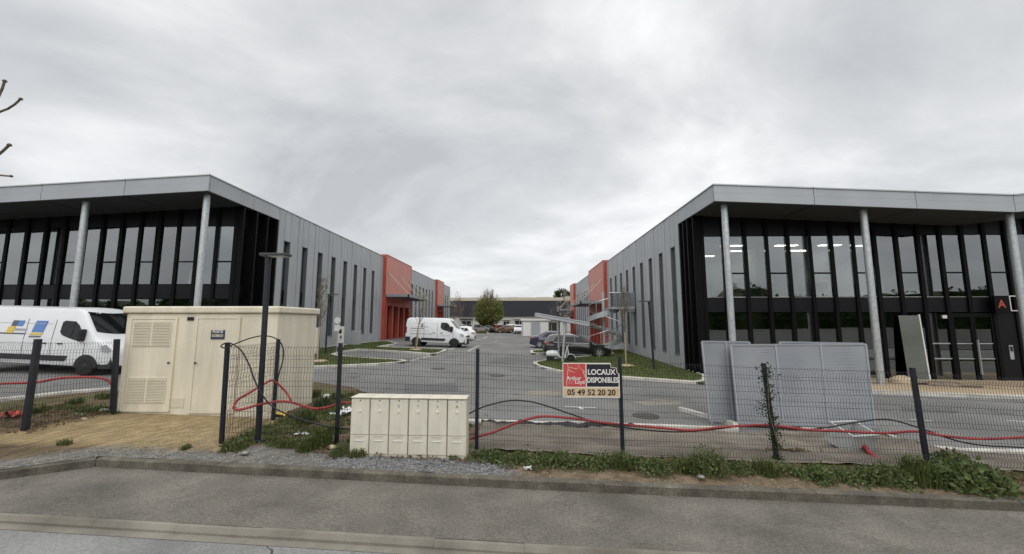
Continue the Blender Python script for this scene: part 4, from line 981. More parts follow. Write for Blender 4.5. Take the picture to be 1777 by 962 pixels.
# solar shelter
pA = G(976, 632); pB = G(969, 614)
sh = empty('solar_shelter', pA); tag(sh, 'tilted solar panel roof on grey posts above the white scooter', 'shelter')
top0 = atY(928, 545, pA.y + 1.0) - pA; top1 = atY(1017, 561, pA.y + 1.0) - pA
for i, (bx_, by_) in enumerate(((0, 0), (-.05, 2.0))):
    t_ = top0.lerp(top1, .56 - .06 * i); MB().tube([(bx_, by_, -.1), (t_.x, by_, t_.z - .12)], .075, 10).build('post', M_GALV, sh, smooth=True)
def pan(a, b, w0, w1, d0, d1): return [top0.lerp(top1, a) * 1 + Vector((0, w0 - top0.y, d0)), top0.lerp(top1, b) + Vector((0, w0 - top0.y, d0)), top0.lerp(top1, b) + Vector((0, w1 - top0.y, d0)), top0.lerp(top1, a) + Vector((0, w1 - top0.y, d0))], d1
for k in range(3):
    lo, d1 = pan(k / 3 + .004, (k + 1) / 3 - .004, -.3, 2.2, 0, .05); MB().hexa(lo, [q + Vector((0, 0, .05)) for q in lo]).build('solar_panel', mat('solar_cells', (.52, .54, .56), .3, .1, (.45, .47, .50), 2), sh)
for w in (-.2, 2.1):
    lo, _ = pan(0, 1, w - .04, w + .04, -.17, 0); MB().hexa(lo, [q + Vector((0, 0, .165)) for q in lo]).build('beam', M_GALV, sh)

# ---------------------------------------------------------------- spiral stair by the right hall
M_TREAD = mat('stair_tread', (.30, .27, .21), .6, .2, (.36, .32, .25), 6)
SX, SY = 6.25, 31.0; sz = gz(SX, SY)
ss = empty('spiral_stair', (SX, SY, sz)); tag(ss, 'galvanised spiral staircase up to a landing on the right grey wall', 'staircase')
MB().cyl((0, 0, -.1), (0, 0, 4.75), .13, 16).build('column', M_GALV, ss, smooth=True)
NS, RS, HL = 18, 1.28, 3.45
a0, a1 = R(-530), R(-40)
ang = lambda t: a0 + (a1 - a0) * t
for k in range(NS):
    t = k / (NS - 1); a = ang(t); b = a + R(30); z = .2 + (HL - .2) * t
    lo = [(.12 * math.cos(a), .12 * math.sin(a), z - .035), (RS * math.cos(a), RS * math.sin(a), z - .035), (RS * math.cos(b), RS * math.sin(b), z - .035), (.12 * math.cos(b), .12 * math.sin(b), z - .035)]
    MB().hexa(lo, [(q[0], q[1], z) for q in lo]).build('tread', M_TREAD, ss)
    if k % 2 == 0: MB().tube([(RS * math.cos(a), RS * math.sin(a), z), (RS * math.cos(a), RS * math.sin(a), z + 1.0)], .016, 6).build('baluster', M_GALV, ss)
hel = lambda dz, r: [(r * math.cos(ang(t)), r * math.sin(ang(t)), .2 + (HL - .2) * t + dz) for t in np.linspace(0, 1, 60)]
MB().tube(hel(1.0, RS), .024, 8).build('handrail', M_CHROME, ss, smooth=True)
mb = MB(); A, B = hel(-.26, RS + .01), hel(.14, RS + .01); A2, B2 = hel(-.26, RS + .03), hel(.14, RS + .03)
for i in range(59): mb.hexa([A[i], A[i + 1], A2[i + 1], A2[i]], [B[i], B[i + 1], B2[i + 1], B2[i]])
mb.build('stringer', M_GALV, ss)
lx = 8.22 - SX
MB().box(.1, lx, -1.75, -.15, HL - .12, HL).build('landing', M_GALV, ss)
M_INFILL = mat('railing_infill', (.34, .36, .375), .5, .4)
for y in (-1.75,):
    MB().box(.15, lx, y + .005, y + .03, HL + .08, HL + 1.05).build('railing_infill', glass_mat('mesh_infill', .1, (.72, .73, .74)), ss)
    MB().tube([(.1, y, HL + 1.1), (lx, y, HL + 1.1)], .024, 8).build('handrail', M_CHROME, ss)
    for x in np.linspace(.15, lx - .05, 5): MB().tube([(x, y, HL), (x, y, HL + 1.1)], .018, 6).build('baluster', M_GALV, ss)
MB().box(lx - .5, lx, -1.6, -.3, HL - .3, HL - .125).build('bracket', M_GALV, ss)

# ---------------------------------------------------------------- lamp posts
def lamp(label, base, top, head, rz, r=.055):
    o = empty('lamp_post', base); tag(o, label, 'lamp', 'black lamp posts of the car park'); t = Vector(top) - Vector(base)
    MB().tube([(0, 0, -.1), tuple(t)], r, 12).build('pole', M_POST, o, smooth=True)
    MB().lathe([(.12, 0), (.12, .015), (.07, .03)], (0, 0, .0), n=16).build('base_flange', M_POST, o)
    M = Matrix.Translation(t) @ Matrix.Rotation(rz, 4, 'Z')
    hd = MB().box(-.12, head, -.11, .11, .0, .05, M).build('lamp_head', mat('lamp_head_grey', (.05, .055, .06), .5, .2), o, bevel=.012)
    MB().box(.02, head - .05, -.08, .08, -.012, -.001, M).build('diffuser', M_WOFF, hd)
    MB().tube([tuple(t + Vector((0, 0, -.12))), tuple(t + Vector((0, 0, .0)))], r * 1.1, 10).build('head_joint', M_POST, o)
lb = atY(447, 772, 7.32); lb.z = verge_z(lb.x, lb.y)
lt_ = atY(466, 445, 7.32); lamp('tall black lamp post standing at the fence corner in front of the cream substation', lb, lt_, .40, 0, .05)
b2 = G(564.6, 613, .1); t2 = atY(571, 512, b2.y); lamp('black lamp post on the lawn in front of the left grey wall', b2, t2, .55, 0)
b3 = G(1135, 640, .1); t3 = atY(1126, 524, b3.y); lamp('black lamp post on the lawn in front of the right grey wall', b3, t3, .5, math.pi)

# ---------------------------------------------------------------- wire fences
def wire_panel(b0, b1, t0, t1, parent):
    """welded mesh panel with pressed folds between two posts; corners given in world space"""
    mb = MB(); b0, b1, t0, t1 = map(Vector, (b0, b1, t0, t1)); w = (b1 - b0).length; nv = max(4, int(w / .05)); u = (b1 - b0).normalized(); nrm = Vector((u.y, -u.x, 0)).normalized()
    H = (t0 - b0).length; folds = [.06, .5, .95] if H < 1.4 else [.05, .36, .68, .95]
    prof = [(0, 0)]
    for f in folds: prof += [(max(0.001, f - .045), 0), (f - .012, .028), (f + .012, .028), (min(1, f + .045), 0)]
    prof += [(1.0, 0), (1.012, 0)]; prof = sorted(set(prof))
    pt = lambda s, v, d=0: (b0.lerp(b1, s)).lerp(t0.lerp(t1, s), v) + nrm * d
    for k in range(nv + 1):
        s = k / nv; mb.tube([pt(s, v, d) for v, d in prof], .0026, 4, False)
    hz = [f + q for f in folds for q in (-.045, .045) if 0 < f + q < 1] + [.15, .26, .46, .58, .78, .87]
    for v in sorted(hz): mb.tube([pt(s, v, -.003) for s in np.linspace(0, 1, 3)], .003, 4, False)
    o = mb.build('mesh_panel', M_WIRE, parent); return o
def post(bp, tp, parent, w=.03):
    bp, tp = Vector(bp), Vector(tp); lo = [bp + Vector((sx * w, sy * w, -.15)) for sx, sy in ((-1, -1), (1, -1), (1, 1), (-1, 1))]; hi = [tp + Vector((sx * w, sy * w, 0)) for sx, sy in ((-1, -1), (1, -1), (1, 1), (-1, 1))]
    o = MB().hexa(lo, hi).build('post', M_POST, parent); MB().hexa([q + Vector((0, 0, .001)) for q in hi], [q + Vector((0, 0, .015)) for q in hi]).build('post_cap', M_BLACK, o)
    return o
def postpts(bpx, tpx, Y):
    b = atY(*bpx, Y); b.z = verge_z(b.x, b.y); t = atY(*tpx, Y); return b, t
fm_ = empty('wire_fence', (0, 7.3, 0)); tag(fm_, 'dark wire mesh fence with slim posts in front of the car park entrance', 'fence')
def rel(o, p): return [Vector(q) - o.location for q in p]
PP = [postpts(b, t, y) for b, t, y in (((384, 776), (395, 597), 7.15), ((584, 772), (591, 597), 7.34), ((827, 782), (829, 607), 7.32), ((1081, 793), (1075, 620), 7.26), ((1349, 797), (1325, 632), 7.2), ((1611, 812), (1583, 640), 7.15), ((1895, 826), (1850, 655), 7.1))]
dn = Vector((0, 0, -.06))
for b, t in PP: post(*rel(fm_, (b, t)), fm_)
for (b0, t0), (b1, t1) in zip(PP, PP[1:]):
    o = [b0 + Vector((0, -.04, .04)), b1 + Vector((0, -.04, .04)), t0 + dn + Vector((0, -.04, 0)), t1 + dn + Vector((0, -.04, 0))]; wire_panel(*rel(fm_, o), fm_)
D_ = postpts((475, 716), (483, 590), 8.8); post(*rel(fm_, D_), fm_)
wire_panel(*rel(fm_, [PP[0][0] + Vector((.05, .04, .04)), D_[0] + Vector((.0, -.04, .04)), PP[0][1] + dn + Vector((.05, .04, 0)), D_[1] + dn]), fm_)
fl = empty('wire_fence', (-9, 7.3, 0)); tag(fl, 'dark wire mesh fence left of the cream substation in front of the van', 'fence')
LA = postpts((42, 757), (66, 590), 7.35); LB = postpts((196, 721), (203, 590), 8.75); LZ = postpts((-230, 770), (-190, 585), 7.45)
for b, t in (LA, LB, LZ): post(*rel(fl, (b, t)), fl, .04)
wire_panel(*rel(fl, [LA[0] + Vector((.03, .04, .04)), LB[0] + Vector((-.03, -.04, .04)), LA[1] + dn, LB[1] + dn]), fl)
wire_panel(*rel(fl, [LZ[0] + Vector((.05, .0, .04)), LA[0] + Vector((-.05, 0, .04)), LZ[1] + dn, LA[1] + dn]), fl)

# ---------------------------------------------------------------- conduits and cables
def smooth_path(P, n=10):
    P = [Vector(p) for p in P]; out_ = []
    for i in range(len(P) - 1):
        p0, p1, p2, p3 = P[max(0, i - 1)], P[i], P[i + 1], P[min(len(P) - 1, i + 2)]
        for k in range(n):
            t = k / n; out_.append(.5 * ((2 * p1) + (p2 - p0) * t + (2 * p0 - 5 * p1 + 4 * p2 - p3) * t * t + (3 * p1 - p0 - 3 * p2 + p3) * t ** 3))
    out_.append(P[-1]); return out_
def resample(P, step):
    d = [0.0]
    for a, b in zip(P, P[1:]): d.append(d[-1] + (b - a).length)
    n = max(2, int(d[-1] / step)); o_ = []
    for k in range(n + 1):
        t = d[-1] * k / n; o_.append(Vector([float(np.interp(t, d, [q[i] for q in P])) for i in range(3)]))
    return o_
def hose(label, P, r=.024):
    pts = resample(smooth_path(P), .0125); rs = [r * (1 if k % 4 < 2 else .84) for k in range(len(pts))]
    o = MB().tube(pts, rs, 8).build('conduit', M_HOSE); tag(o, label, 'conduit'); return o
def cable(label, P, r=.015):
    o = MB().tube(resample(smooth_path(P), .05), r, 8).build('cable', M_CABLE, smooth=True); tag(o, label, 'cable'); return o
fy = lambda x: 7.45 if x < 1100 else 7.38
px3 = lambda L, Y=None: [atY(x, y, Y if Y else fy(x)) for x, y in L]
hose('red corrugated conduit behind the wire fence left of the substation', px3([(-120, 672), (0, 666), (60, 664), (100, 657), (130, 655), (160, 655), (182, 658), (196, 668)], 9.0), .03)
loop = [(505, 695, 8.4), (495, 679, 8.5), (474, 661, 8.4), (458, 667, 8.1), (436, 680, 7.7), (414, 693, 7.3), (406, 704, 7.1), (408, 711, 7.08), (422, 710, 7.1), (456, 701, 7.22), (497, 697, 7.3), (543, 709, 7.3), (568, 707, 7.42), (606, 699, 7.45), (690, 712, 7.5), (760, 740, 7.5)]
hose('red corrugated conduit looped round the black lamp post', [atY(*q) for q in loop])
hose('long red corrugated conduit sagging along the fence right of the meter cabinets', px3([(815, 762), (833, 757), (860, 749), (900, 733), (940, 723), (1000, 727), (1040, 733), (1080, 737), (1150, 743), (1200, 747), (1250, 742), (1330, 738), (1400, 746), (1450, 748), (1530, 752), (1590, 749), (1640, 757), (1700, 762), (1777, 759), (1900, 752)]))
cable('black cable looped over the fence post and hanging past the lamp post', [atY(*q) for q in [(398, 603, 7.1), (390, 604, 7.08), (383, 602, 7.07), (388, 597, 7.06), (400, 596, 7.04), (418, 608, 7.0), (433, 635, 6.98), (441, 658, 6.98), (456, 687, 7.0), (476, 708, 7.05), (506, 722, 7.12), (543, 734, 7.2), (580, 742, 7.26), (606, 745, 7.44), (700, 752, 7.48), (770, 735, 7.48), (809, 720, 7.45), (840, 706, 7.45), (880, 696, 7.45), (910, 696, 7.45), (940, 702, 7.45), (1000, 722, 7.46), (1040, 735, 7.46), (1080, 742, 7.46), (1150, 749, 7.46), (1200, 749, 7.46), (1250, 744, 7.44), (1288, 740, 7.44), (1339, 742, 7.44), (1380, 746, 7.44), (1430, 743, 7.44), (1481, 734, 7.44), (1525, 728, 7.44), (1552, 730, 7.44), (1599, 744, 7.44), (1640, 759, 7.44), (1677, 769, 7.44), (1717, 774, 7.44), (1777, 777, 7.44), (1900, 785, 7.44)]], .013)
cable('black cable arching behind the fence corner to the rear post', [atY(*q) for q in [(400, 601, 7.2), (408, 597, 7.3), (435, 587, 7.7), (460, 583, 8.2), (481, 589, 8.6), (491, 604, 8.75), (491, 625, 8.78), (484, 650, 8.74), (480, 668, 8.72)]], .013)

# ---------------------------------------------------------------- cream substation
bz = .12; sbY = 8.95
fl0, fr0 = atY(201, 722, sbY), atY(471, 722, sbY)
sx0, sx1 = fl0.x, fr0.x; zt_ = atY(340, 532, sbY).z; zb0 = atY(300, 722, sbY).z; SD = 1.72; SW_ = sx1 - sx0; SH = zt_ - zb0
sb = empty('substation', (sx0, sbY, zb0)); tag(sb, 'cream rendered electrical substation box with louvred door and flat roof', 'substation')
MB().box(0, SW_, 0, SD, -.3, SH - .16).build('wall', M_CREAM, sb, bevel=.02)
MB().box(-.06, SW_ + .06, -.07, SD + .06, SH - .158, SH).build('roof', M_CREAM, sb, bevel=.035)
def louvre_door(x0, x1, z0, z1, lv, nm='door'):
    d = MB().box(x0, x1, -.028, -.001, z0, z1).build(nm, M_CREAM, sb, bevel=.006)
    t = .05; fr_ = MB()
    for a in ((x0 - t, x0, z0 - t, z1 + t), (x1, x1 + t, z0 - t, z1 + t), (x0, x1, z1, z1 + t), (x0, x1, z0 - t, z0)): fr_.box(a[0] + .001, a[1] - .001, -.04, -.001, a[2] + .001, a[3] - .001)
    fr_.build('door_frame', M_CREAM, d)
    for (lx0, lx1, lz0, lz1) in lv:
        f = MB().box(lx0, lx1, -.034, -.0285, lz0, lz1).build('louvre', M_CREAM2, d)
        fr2 = MB()
        for a in ((lx0 - .02, lx0, lz0 - .02, lz1 + .02), (lx1, lx1 + .02, lz0 - .02, lz1 + .02), (lx0, lx1, lz1, lz1 + .02), (lx0, lx1, lz0 - .02, lz0)): fr2.box(a[0] + .0005, a[1] - .0005, -.045, -.0285, a[2], a[3])
        fr2.build('louvre_frame', M_CREAM, d)
        n = 15; mb = MB()
        for k in range(n):
            z = lz0 + (lz1 - lz0) * (k + .3) / n; mb.hexa([(lx0 + .001, -.052, z - .006), (lx1 - .001, -.052, z - .006), (lx1 - .001, -.0345, z + .016), (lx0 + .001, -.0345, z + .016)], [(lx0 + .001, -.052, z), (lx1 - .001, -.052, z), (lx1 - .001, -.0345, z + .022), (lx0 + .001, -.0345, z + .022)])
        o = mb.build('louvre_slats', M_CREAM2, d); o['kind'] = 'stuff'
    return d
fx_ = lambda px: (px - 201) / 270 * SW_
fz_ = lambda py: (722 - py) / 190 * SH
zl = lambda a, b: (fz_(b), fz_(a))
d1 = louvre_door(fx_(214), fx_(291), fz_(711), fz_(555), [(fx_(219), fx_(250), *zl(560, 601)), (fx_(253), fx_(284), *zl(560, 601)), (fx_(219), fx_(250), *zl(658, 698)), (fx_(253), fx_(284), *zl(658, 698))])
d2 = louvre_door(fx_(332), fx_(403), fz_(713), fz_(554), [])
for d, px in ((d1, 288), (d2, 335)):
    MB().lathe([(.022, -.03), (.022, -.055), (.012, -.06)], (fx_(px), -.02, fz_(631)), 'y', 12).build('door_lock', M_TRIM, d)
MB().box(fx_(311), fx_(322), -.02, -.001, fz_(557), fz_(551)).build('wall_vent', M_BLACK, sb); MB().box(fx_(296), fx_(318), -.012, -.001, fz_(708), fz_(692)).build('patch_plate', M_CREAM2, sb)
sp_ = MB().box(fx_(357), fx_(381), -.042, -.029, fz_(590), fz_(574)).build('notice_plate', mat('notice_navy', (.035, .042, .085), .5), d2)
MB().box(fx_(359), fx_(379), -.046, -.0425, fz_(586), fz_(581.5)).build('notice_band', mat('notice_pale', (.42, .40, .33), .6), sp_)
text('notice_text', 'POSTE', .085, M_WOFF, sp_, (fx_(369), -.0445, fz_(579)), (R(90), 0, 0), bold=.002)
text('notice_text', 'EAU', .05, M_LYEL, sp_, (fx_(369), -.048, fz_(585.6)), (R(90), 0, 0), bold=.002)
bpy.data.objects.remove([o for o in sp_.children if o.name.startswith('notice_text')][-1])
for k in range(6): MB().box(fx_(361 + k * 3), fx_(363 + k * 3), -.047, -.0465, fz_(584.6), fz_(583)).build('notice_mark', M_LYEL if k in (2, 3) else M_LGREY, sp_)

# ---------------------------------------------------------------- six meter cabinets
mY = 6.78
m0, m1 = atY(605, 790, mY), atY(809, 794, mY); wM = (m1.x - m0.x) / 6; hM = atY(700, 690, mY).z - atY(700, 792, mY).z
names = ['leftmost of the six beige meter cabinets by the gravel', 'second from left of the six beige meter cabinets', 'third from left of the six beige meter cabinets', 'third from right of the six beige meter cabinets, with the letter P', 'second from right of the six beige meter cabinets, with the letter A', 'rightmost of the six beige meter cabinets, with a bold letter A']
for k in range(6):
    z = m0.z + (m1.z - m0.z) * (k + .5) / 6; o = empty('meter_cabinet', (m0.x + wM * k, mY, z)); tag(o, names[k], 'cabinet', 'row of six meter cabinets')
    j = rnd.uniform(-.004, .004)
    MB().box(.004, wM - .004, .02 + j, .3, -.06, hM - .02).build('body', M_BEIGE, o, bevel=.012)
    dr = MB().box(.010, wM - .010, 0 + j, .019 + j, .335, hM - .045).build('door', M_BEIGE, o, bevel=.008)
    MB().box(.010, wM - .010, .006 + j, .0195 + j, .02, .328).build('lower_panel', M_BEIGE, o, bevel=.006)
    MB().box(-.001, wM + .001, -.015 + j, .31, hM - .019, hM).build('lid', M_BEIGE, o, bevel=.008)
    MB().lathe([(.022, 0), (.022, -.012), (.017, -.016)], (wM / 2, j, hM - .235), 'y', 16).build('lock', M_BEIGE, dr)
    MB().box(wM / 2 - .012, wM / 2 + .012, -.003 + j, -.0002 + j, hM - .066, hM - .05).build('keyhole', M_TRIM, dr)
    MB().hexa([(wM / 2 - .075, -.002 + j, .322), (wM / 2 + .075, -.002 + j, .322), (wM / 2 + .055, -.002 + j, .308), (wM / 2 - .055, -.002 + j, .308)], [(wM / 2 - .075, .0055 + j, .322), (wM / 2 + .075, .0055 + j, .322), (wM / 2 + .055, .0055 + j, .308), (wM / 2 - .055, .0055 + j, .308)]).build('finger_pull', M_CREAM2, o)
    MB().box(wM / 2 - .075, wM / 2 + .075, -.006 + j, .0055 + j, .232, .246).build('handle_ridge', M_WOFF, o, bevel=.003)
    MB().box(.018, .045, -.002 + j, -.0003 + j, hM - .085, hM - .06).build('sticker', mat('sticker_white', (.6, .62, .68), .6), dr)
    if k: text('letter', ['', 'L', 'B', 'P', 'A', 'A'][k], .06 if k < 5 else .075, mat('marker_ink%d' % k, [(.4,) * 3, (.38, .35, .29), (.28, .26, .22), (.22, .21, .19), (.25, .24, .2), (.12, .12, .12)][k], .7), dr, (wM / 2, -.002 + j, hM - .165), (R(90), 0, 0))

# ---------------------------------------------------------------- estate agent's board on the fence
sY = 7.18
c00, c10, c01 = atY(977, 690, sY), atY(1076, 690.5, sY), atY(974, 630, sY); BW, BH = c10.x - c00.x, c01.z - c00.z
bd = empty('letting_board', (c00.x, sY, c00.z)); tag(bd, 'red, black and yellow letting board with phone number tied to the wire fence', 'sign')
M_BRED = mat('board_red', (.46, .055, .06), .5, 0, (.52, .075, .075), 5); M_BBLK = mat('board_black', (.010, .010, .018), .5, 0, (.02, .02, .03), 12); M_BYEL = mat('board_tan', (.53, .385, .215), .6, 0, (.60, .47, .30), 6); M_BWHT = mat('board_white', (.66, .63, .55), .6, 0, (.72, .70, .64), 6)
cx_ = lambda f: f * BW
mb = MB(); outl = [(0, 0), (BW, 0), (BW, BH * .70), (BW * .965, BH * .71), (BW * .955, BH * .86), (BW * .86, BH * .87), (BW * .85, BH), (0, BH)]
mb.hexa([(x, 0, z) for x, z in outl], [(x, .012, z) for x, z in outl]); mb.build('board', M_BWHT, bd)
MB().box(cx_(.012), cx_(.405), -.002, -.0002, BH * .31, BH * .975).build('red_field', M_BRED, bd)
mb = MB(); bl_ = [(.425, .315), (.982, .315), (.982, .695), (.955, .70), (.945, .85), (.852, .86), (.842, .965), (.425, .965)]
mb.hexa([(cx_(x), -.002, BH * z) for x, z in bl_], [(cx_(x), -.0002, BH * z) for x, z in bl_]); mb.build('black_field', M_BBLK, bd)
MB().box(cx_(.012), cx_(.985), -.002, -.0002, BH * .035, BH * .275).build('number_field', M_BYEL, bd)
text('lettering', 'LOCAUX', BH * .215, M_WOFF, bd, (cx_(.685), -.004, BH * .665), (R(90), 0, 0), bold=.0035, sx=.92)
text('lettering', 'DISPONIBLES', BH * .215, M_WOFF, bd, (cx_(.705), -.004, BH * .435), (R(90), 0, 0), bold=.0035, sx=.74)
text('lettering', '05 49 52 20 20', BH * .225, M_BLACK, bd, (cx_(.5), -.004, BH * .075), (R(90), 0, 0), bold=.003, sx=1.03)
text('lettering', 'Arthur', BH * .17, M_BWHT, bd, (cx_(.195), -.004, BH * .50), (R(90), 0, 0), bold=.002, sx=.9)
text('lettering', 'Loyd', BH * .15, M_BWHT, bd, (cx_(.30), -.004, BH * .395), (R(90), 0, 0), bold=.002, sx=.95)
for a, b, z in ((.07, .20, .455), (.05, .19, .425), (.06, .19, .395)): MB().box(cx_(a), cx_(b), -.003, -.0022, BH * z, BH * (z + .01)).build('lettering_line', mat('pale_red', (.6, .25, .24), .6), bd)
rt_ = random.Random(11)
for path in ([(.09, .97), (.10, .86), (.09, .75), (.08, .66), (.08, .55), (.06, .42), (.07, .31)], [(.10, .87), (.16, .86), (.21, .84), (.26, .83)], [(.10, .80), (.16, .75), (.22, .71)], [(.28, .97), (.29, .88), (.33, .82), (.40, .74)], [(.36, .78), (.38, .66), (.40, .58)]):
    mb = MB()
    for (a, b), (c, d) in zip(path, path[1:]):
        u = Vector((c - a, 0, d - b)); n_ = Vector((-u.z, 0, u.x)).normalized() * .006
        q = [Vector((cx_(a), -.0035, BH * b)), Vector((cx_(c), -.0035, BH * d))]; k1, k2 = rt_.uniform(.5, 1.4), rt_.uniform(.5, 1.4)
        mb.hexa([q[0] - n_ * k1, q[1] - n_ * k2, q[1] + n_ * k2, q[0] + n_ * k1], [p_ + Vector((0, .001, 0)) for p_ in (q[0] - n_ * k1, q[1] - n_ * k2, q[1] + n_ * k2, q[0] + n_ * k1)])
    mb.build('peeling_strip', M_BYEL, bd)
for x, z in ((.02, .97), (.03, .04), (.97, .04), (.2, .96)): MB().lathe([(.006, 0), (.006, -.004)], (cx_(x), -.002, BH * z), 'y', 8).build('cable_tie', M_BLACK, bd)

# ---------------------------------------------------------------- grey metal mesh panels standing on the car park
def mesh_sheet(m, N, L, b, vec, last):
    w = N.new('ShaderNodeTexVoronoi'); w.inputs['Scale'].default_value = 75; w.inputs['Randomness'].default_value = 0; L.new(vec, w.inputs['Vector'])
    lt = N.new('ShaderNodeMath'); lt.operation = 'LESS_THAN'; L.new(w.outputs[0], lt.inputs[0]); lt.inputs[1].default_value = .30
    tr = N.new('ShaderNodeBsdfTransparent'); x = N.new('ShaderNodeMixShader'); L.new(lt.outputs[0], x.inputs[0]); L.new(b.outputs[0], x.inputs[1]); L.new(tr.outputs[0], x.inputs[2]); L.new(x.outputs[0], N['Material Output'].inputs[0])
M_MESHP = mat('perforated_grey_sheet', (.22, .235, .255), .55, .1, (.285, .30, .32), .9, extra=mesh_sheet)
M_MFRAME = mat('panel_frame_grey', (.29, .305, .325), .5, .1)
def metal_panel(label, pb0, pb1, pt0, pt1, nb):
    pb0, pb1, pt0, pt1 = map(Vector, (pb0, pb1, pt0, pt1)); o = empty('metal_panel', pb0); tag(o, label, 'metal panel', 'perforated grey panels leaning together'); O = pb0
    P = lambda s, v: (pb0.lerp(pb1, s)).lerp(pt0.lerp(pt1, s), v) - O
    nn = (pb1 - pb0).cross(pt0 - pb0).normalized() * .006
    q = [P(0, 0), P(1, 0), P(1, 1), P(0, 1)]; MB().hexa([p - nn * .2 for p in q], [p + nn * .2 for p in q]).build('sheet', M_MESHP, o)
    bars = [((0, 0), (1, 0)), ((0, 1), (1, 1)), ((0, 0), (0, 1)), ((1, 0), (1, 1))] + [((k / nb, 0), (k / nb, 1)) for k in range(1, nb)]
    for a, b in bars: MB().tube([P(*a), P(*b)], .03, 4).build('frame_bar', M_MFRAME, o)
    for s in (.04, .96): MB().tube([P(s, 0), P(s, 0) + Vector((0, 0, -.11))], .025, 6).build('foot', M_MFRAME, o)
def gp_(px, py, h=.1):  return G(px, py, h)
B0, B1 = gp_(1281, 735), gp_(1518, 742)
metal_panel('front grey perforated metal panel standing on the car park', B0, B1, atY(1268, 599, B0.y + .35), atY(1502, 598, B1.y + .35), 3)
C0, C1 = gp_(1232, 730), gp_(1312, 729); metal_panel('narrow grey perforated panel at the left end of the stack', C0, C1, atY(1218, 593, C0.y + .3), atY(1300, 594, C1.y + .3), 2)
E0, E1 = gp_(1365, 731), gp_(1512, 736); metal_panel('rear grey perforated panel showing above the front one', E0, E1, atY(1353, 594, E0.y + .42), atY(1498, 596.5, E1.y + .42), 2)
for i, (a, b) in enumerate(((1440, 1458), (1470, 1495))):
    p = gp_((a + b) / 2, 744, .0); o = MB().box(-.2, .2, -.1, .1, 0, .1).build('ballast_block', M_BLACK, bevel=.015); o.location = p; tag(o, ['left black ballast block at the foot of the grey panels', 'right black ballast block at the foot of the grey panels'][i], 'block')

# open concrete box, loose conduit ends
pc = atY(1474, 781, 8.05); pc.z = verge_z(pc.x, pc.y) + .02; cbx = empty('concrete_box', pc + Vector((0, .0, .07)), R(12)); cbx.rotation_euler = (R(20), 0, R(12)); tag(cbx, 'open grey concrete cable box lying on the brown fabric', 'box')
M_CONC = mat('cast_concrete', (.36, .37, .36), .85, 0, (.48, .49, .48), 6, bump=.2)
for nm, a in (('wall', (-.3, .3, -.24, -.2, 0, .38)), ('wall', (-.3, .3, .2, .24, 0, .38)), ('wall', (-.3, -.26, -.199, .199, 0, .38)), ('wall', (.26, .3, -.199, .199, 0, .38)), ('floor', (-.259, .259, -.199, .199, 0, .05))): MB().box(*a).build(nm, M_CONC, cbx)
hose('short red conduit end sticking down beside the concrete box', [atY(1496, 770, 7.85), atY(1508, 785, 7.65), atY(1524, 799, 7.5)], .045)
hose('red conduit end lying in the weeds under the fence', [atY(1422, 796, 7.5), atY(1447, 804, 7.3), atY(1478, 811, 7.15), atY(1505, 812, 7.1)], .03)

# electric car chargers and a cabinet on the left lawn
for i, (px, py, h) in enumerate(((543.5, 614, 1.55), (590.5, 603, 1.5))):
    p = G(px, py, .1); o = empty('charging_point', p); tag(o, ['white car charging point by the young tree next to the substation', 'white car charging point on the lawn in front of the left wall'][i], 'charger', 'car charging points')
    MB().box(-.19, .19, -.12, .12, 0, h).build('housing', M_WOFF, o, bevel=.03); MB().box(-.1, .1, -.128, -.121, h - .5, h - .2).build('screen', M_SCREEN, o); MB().box(.03, .12, -.16, -.121, h - .85, h - .65).build('socket', M_BLACK, o)
p = G(571, 613, .1); o = empty('small_sign', p + Vector((.35, .2, 0))); tag(o, 'small round white sign on a thin pole beside the lamp post', 'sign'); MB().tube([(0, 0, -.1), (0, 0, 2.15)], .025, 6).build('pole', M_GALV, o); MB().lathe([(.2, -.01), (.2, .01)], (0, -.04, 2.0), 'y', 20).build('sign_disc', M_WOFF, o); MB().box(-.16, .16, -.05, -.03, 1.35, 1.72).build('sign_plate', M_WOFF, o)
p = G(617, 598.5, .1); o = MB().box(-.35, .35, -.2, .2, 0, 1.1).build('utility_cabinet', M_CLAD, bevel=.03); o.location = p; tag(o, 'low grey utility cabinet against the left grey wall', 'cabinet')

# builders' leftovers
def lump(name, lab, cat, loc, s, m, seed):
    bm = bmesh.new(); bmesh.ops.create_icosphere(bm, subdivisions=3, radius=1)
    for v in bm.verts:
        k = 1 + .22 * noise2(v.co.x * 1.3 + seed, v.co.y * 1.3 + v.co.z, 1.6, 30 + seed); v.co = Vector((v.co.x * s[0] * k, v.co.y * s[1] * k, max(-.25, v.co.z) * s[2] * k))
    me = bpy.data.meshes.new(name); bm.to_mesh(me); bm.free(); me.polygons.foreach_set('use_smooth', [True] * len(me.polygons)); o = link(name, me, m); o.location = loc; return tag(o, lab, cat)
M_BAG = mat('sand_bag_cloth', (.42, .34, .22), .9, 0, (.5, .42, .30), 5, bump=.4, bscale=20)
def sand_z(x, y): t = (y - ky_(x)) / (19.6 - ky_(x)); return (gz(x, 14) + .12) * (1 - t) + (gz(8.3, 19) + .03 - .012 * (x - 8.3)) * t
def sp1(px, y): x = atY(px, 660, y).x; return Vector((x, y, sand_z(x, y) + .01))
lump('sand_bag', 'tan sand bag at the foot of the middle galvanised column', 'bag', sp1(1567, 17.9), (.5, .35, .3), M_BAG, 1)
lump('rubble_heap', 'brown heap of rubble on the sand in front of the glass front', 'rubble', sp1(1640, 17.4), (.75, .35, .2), mat('rubble', (.15, .12, .085), .95, 0, (.26, .21, .16), 9, bump=.8, bscale=14), 2)
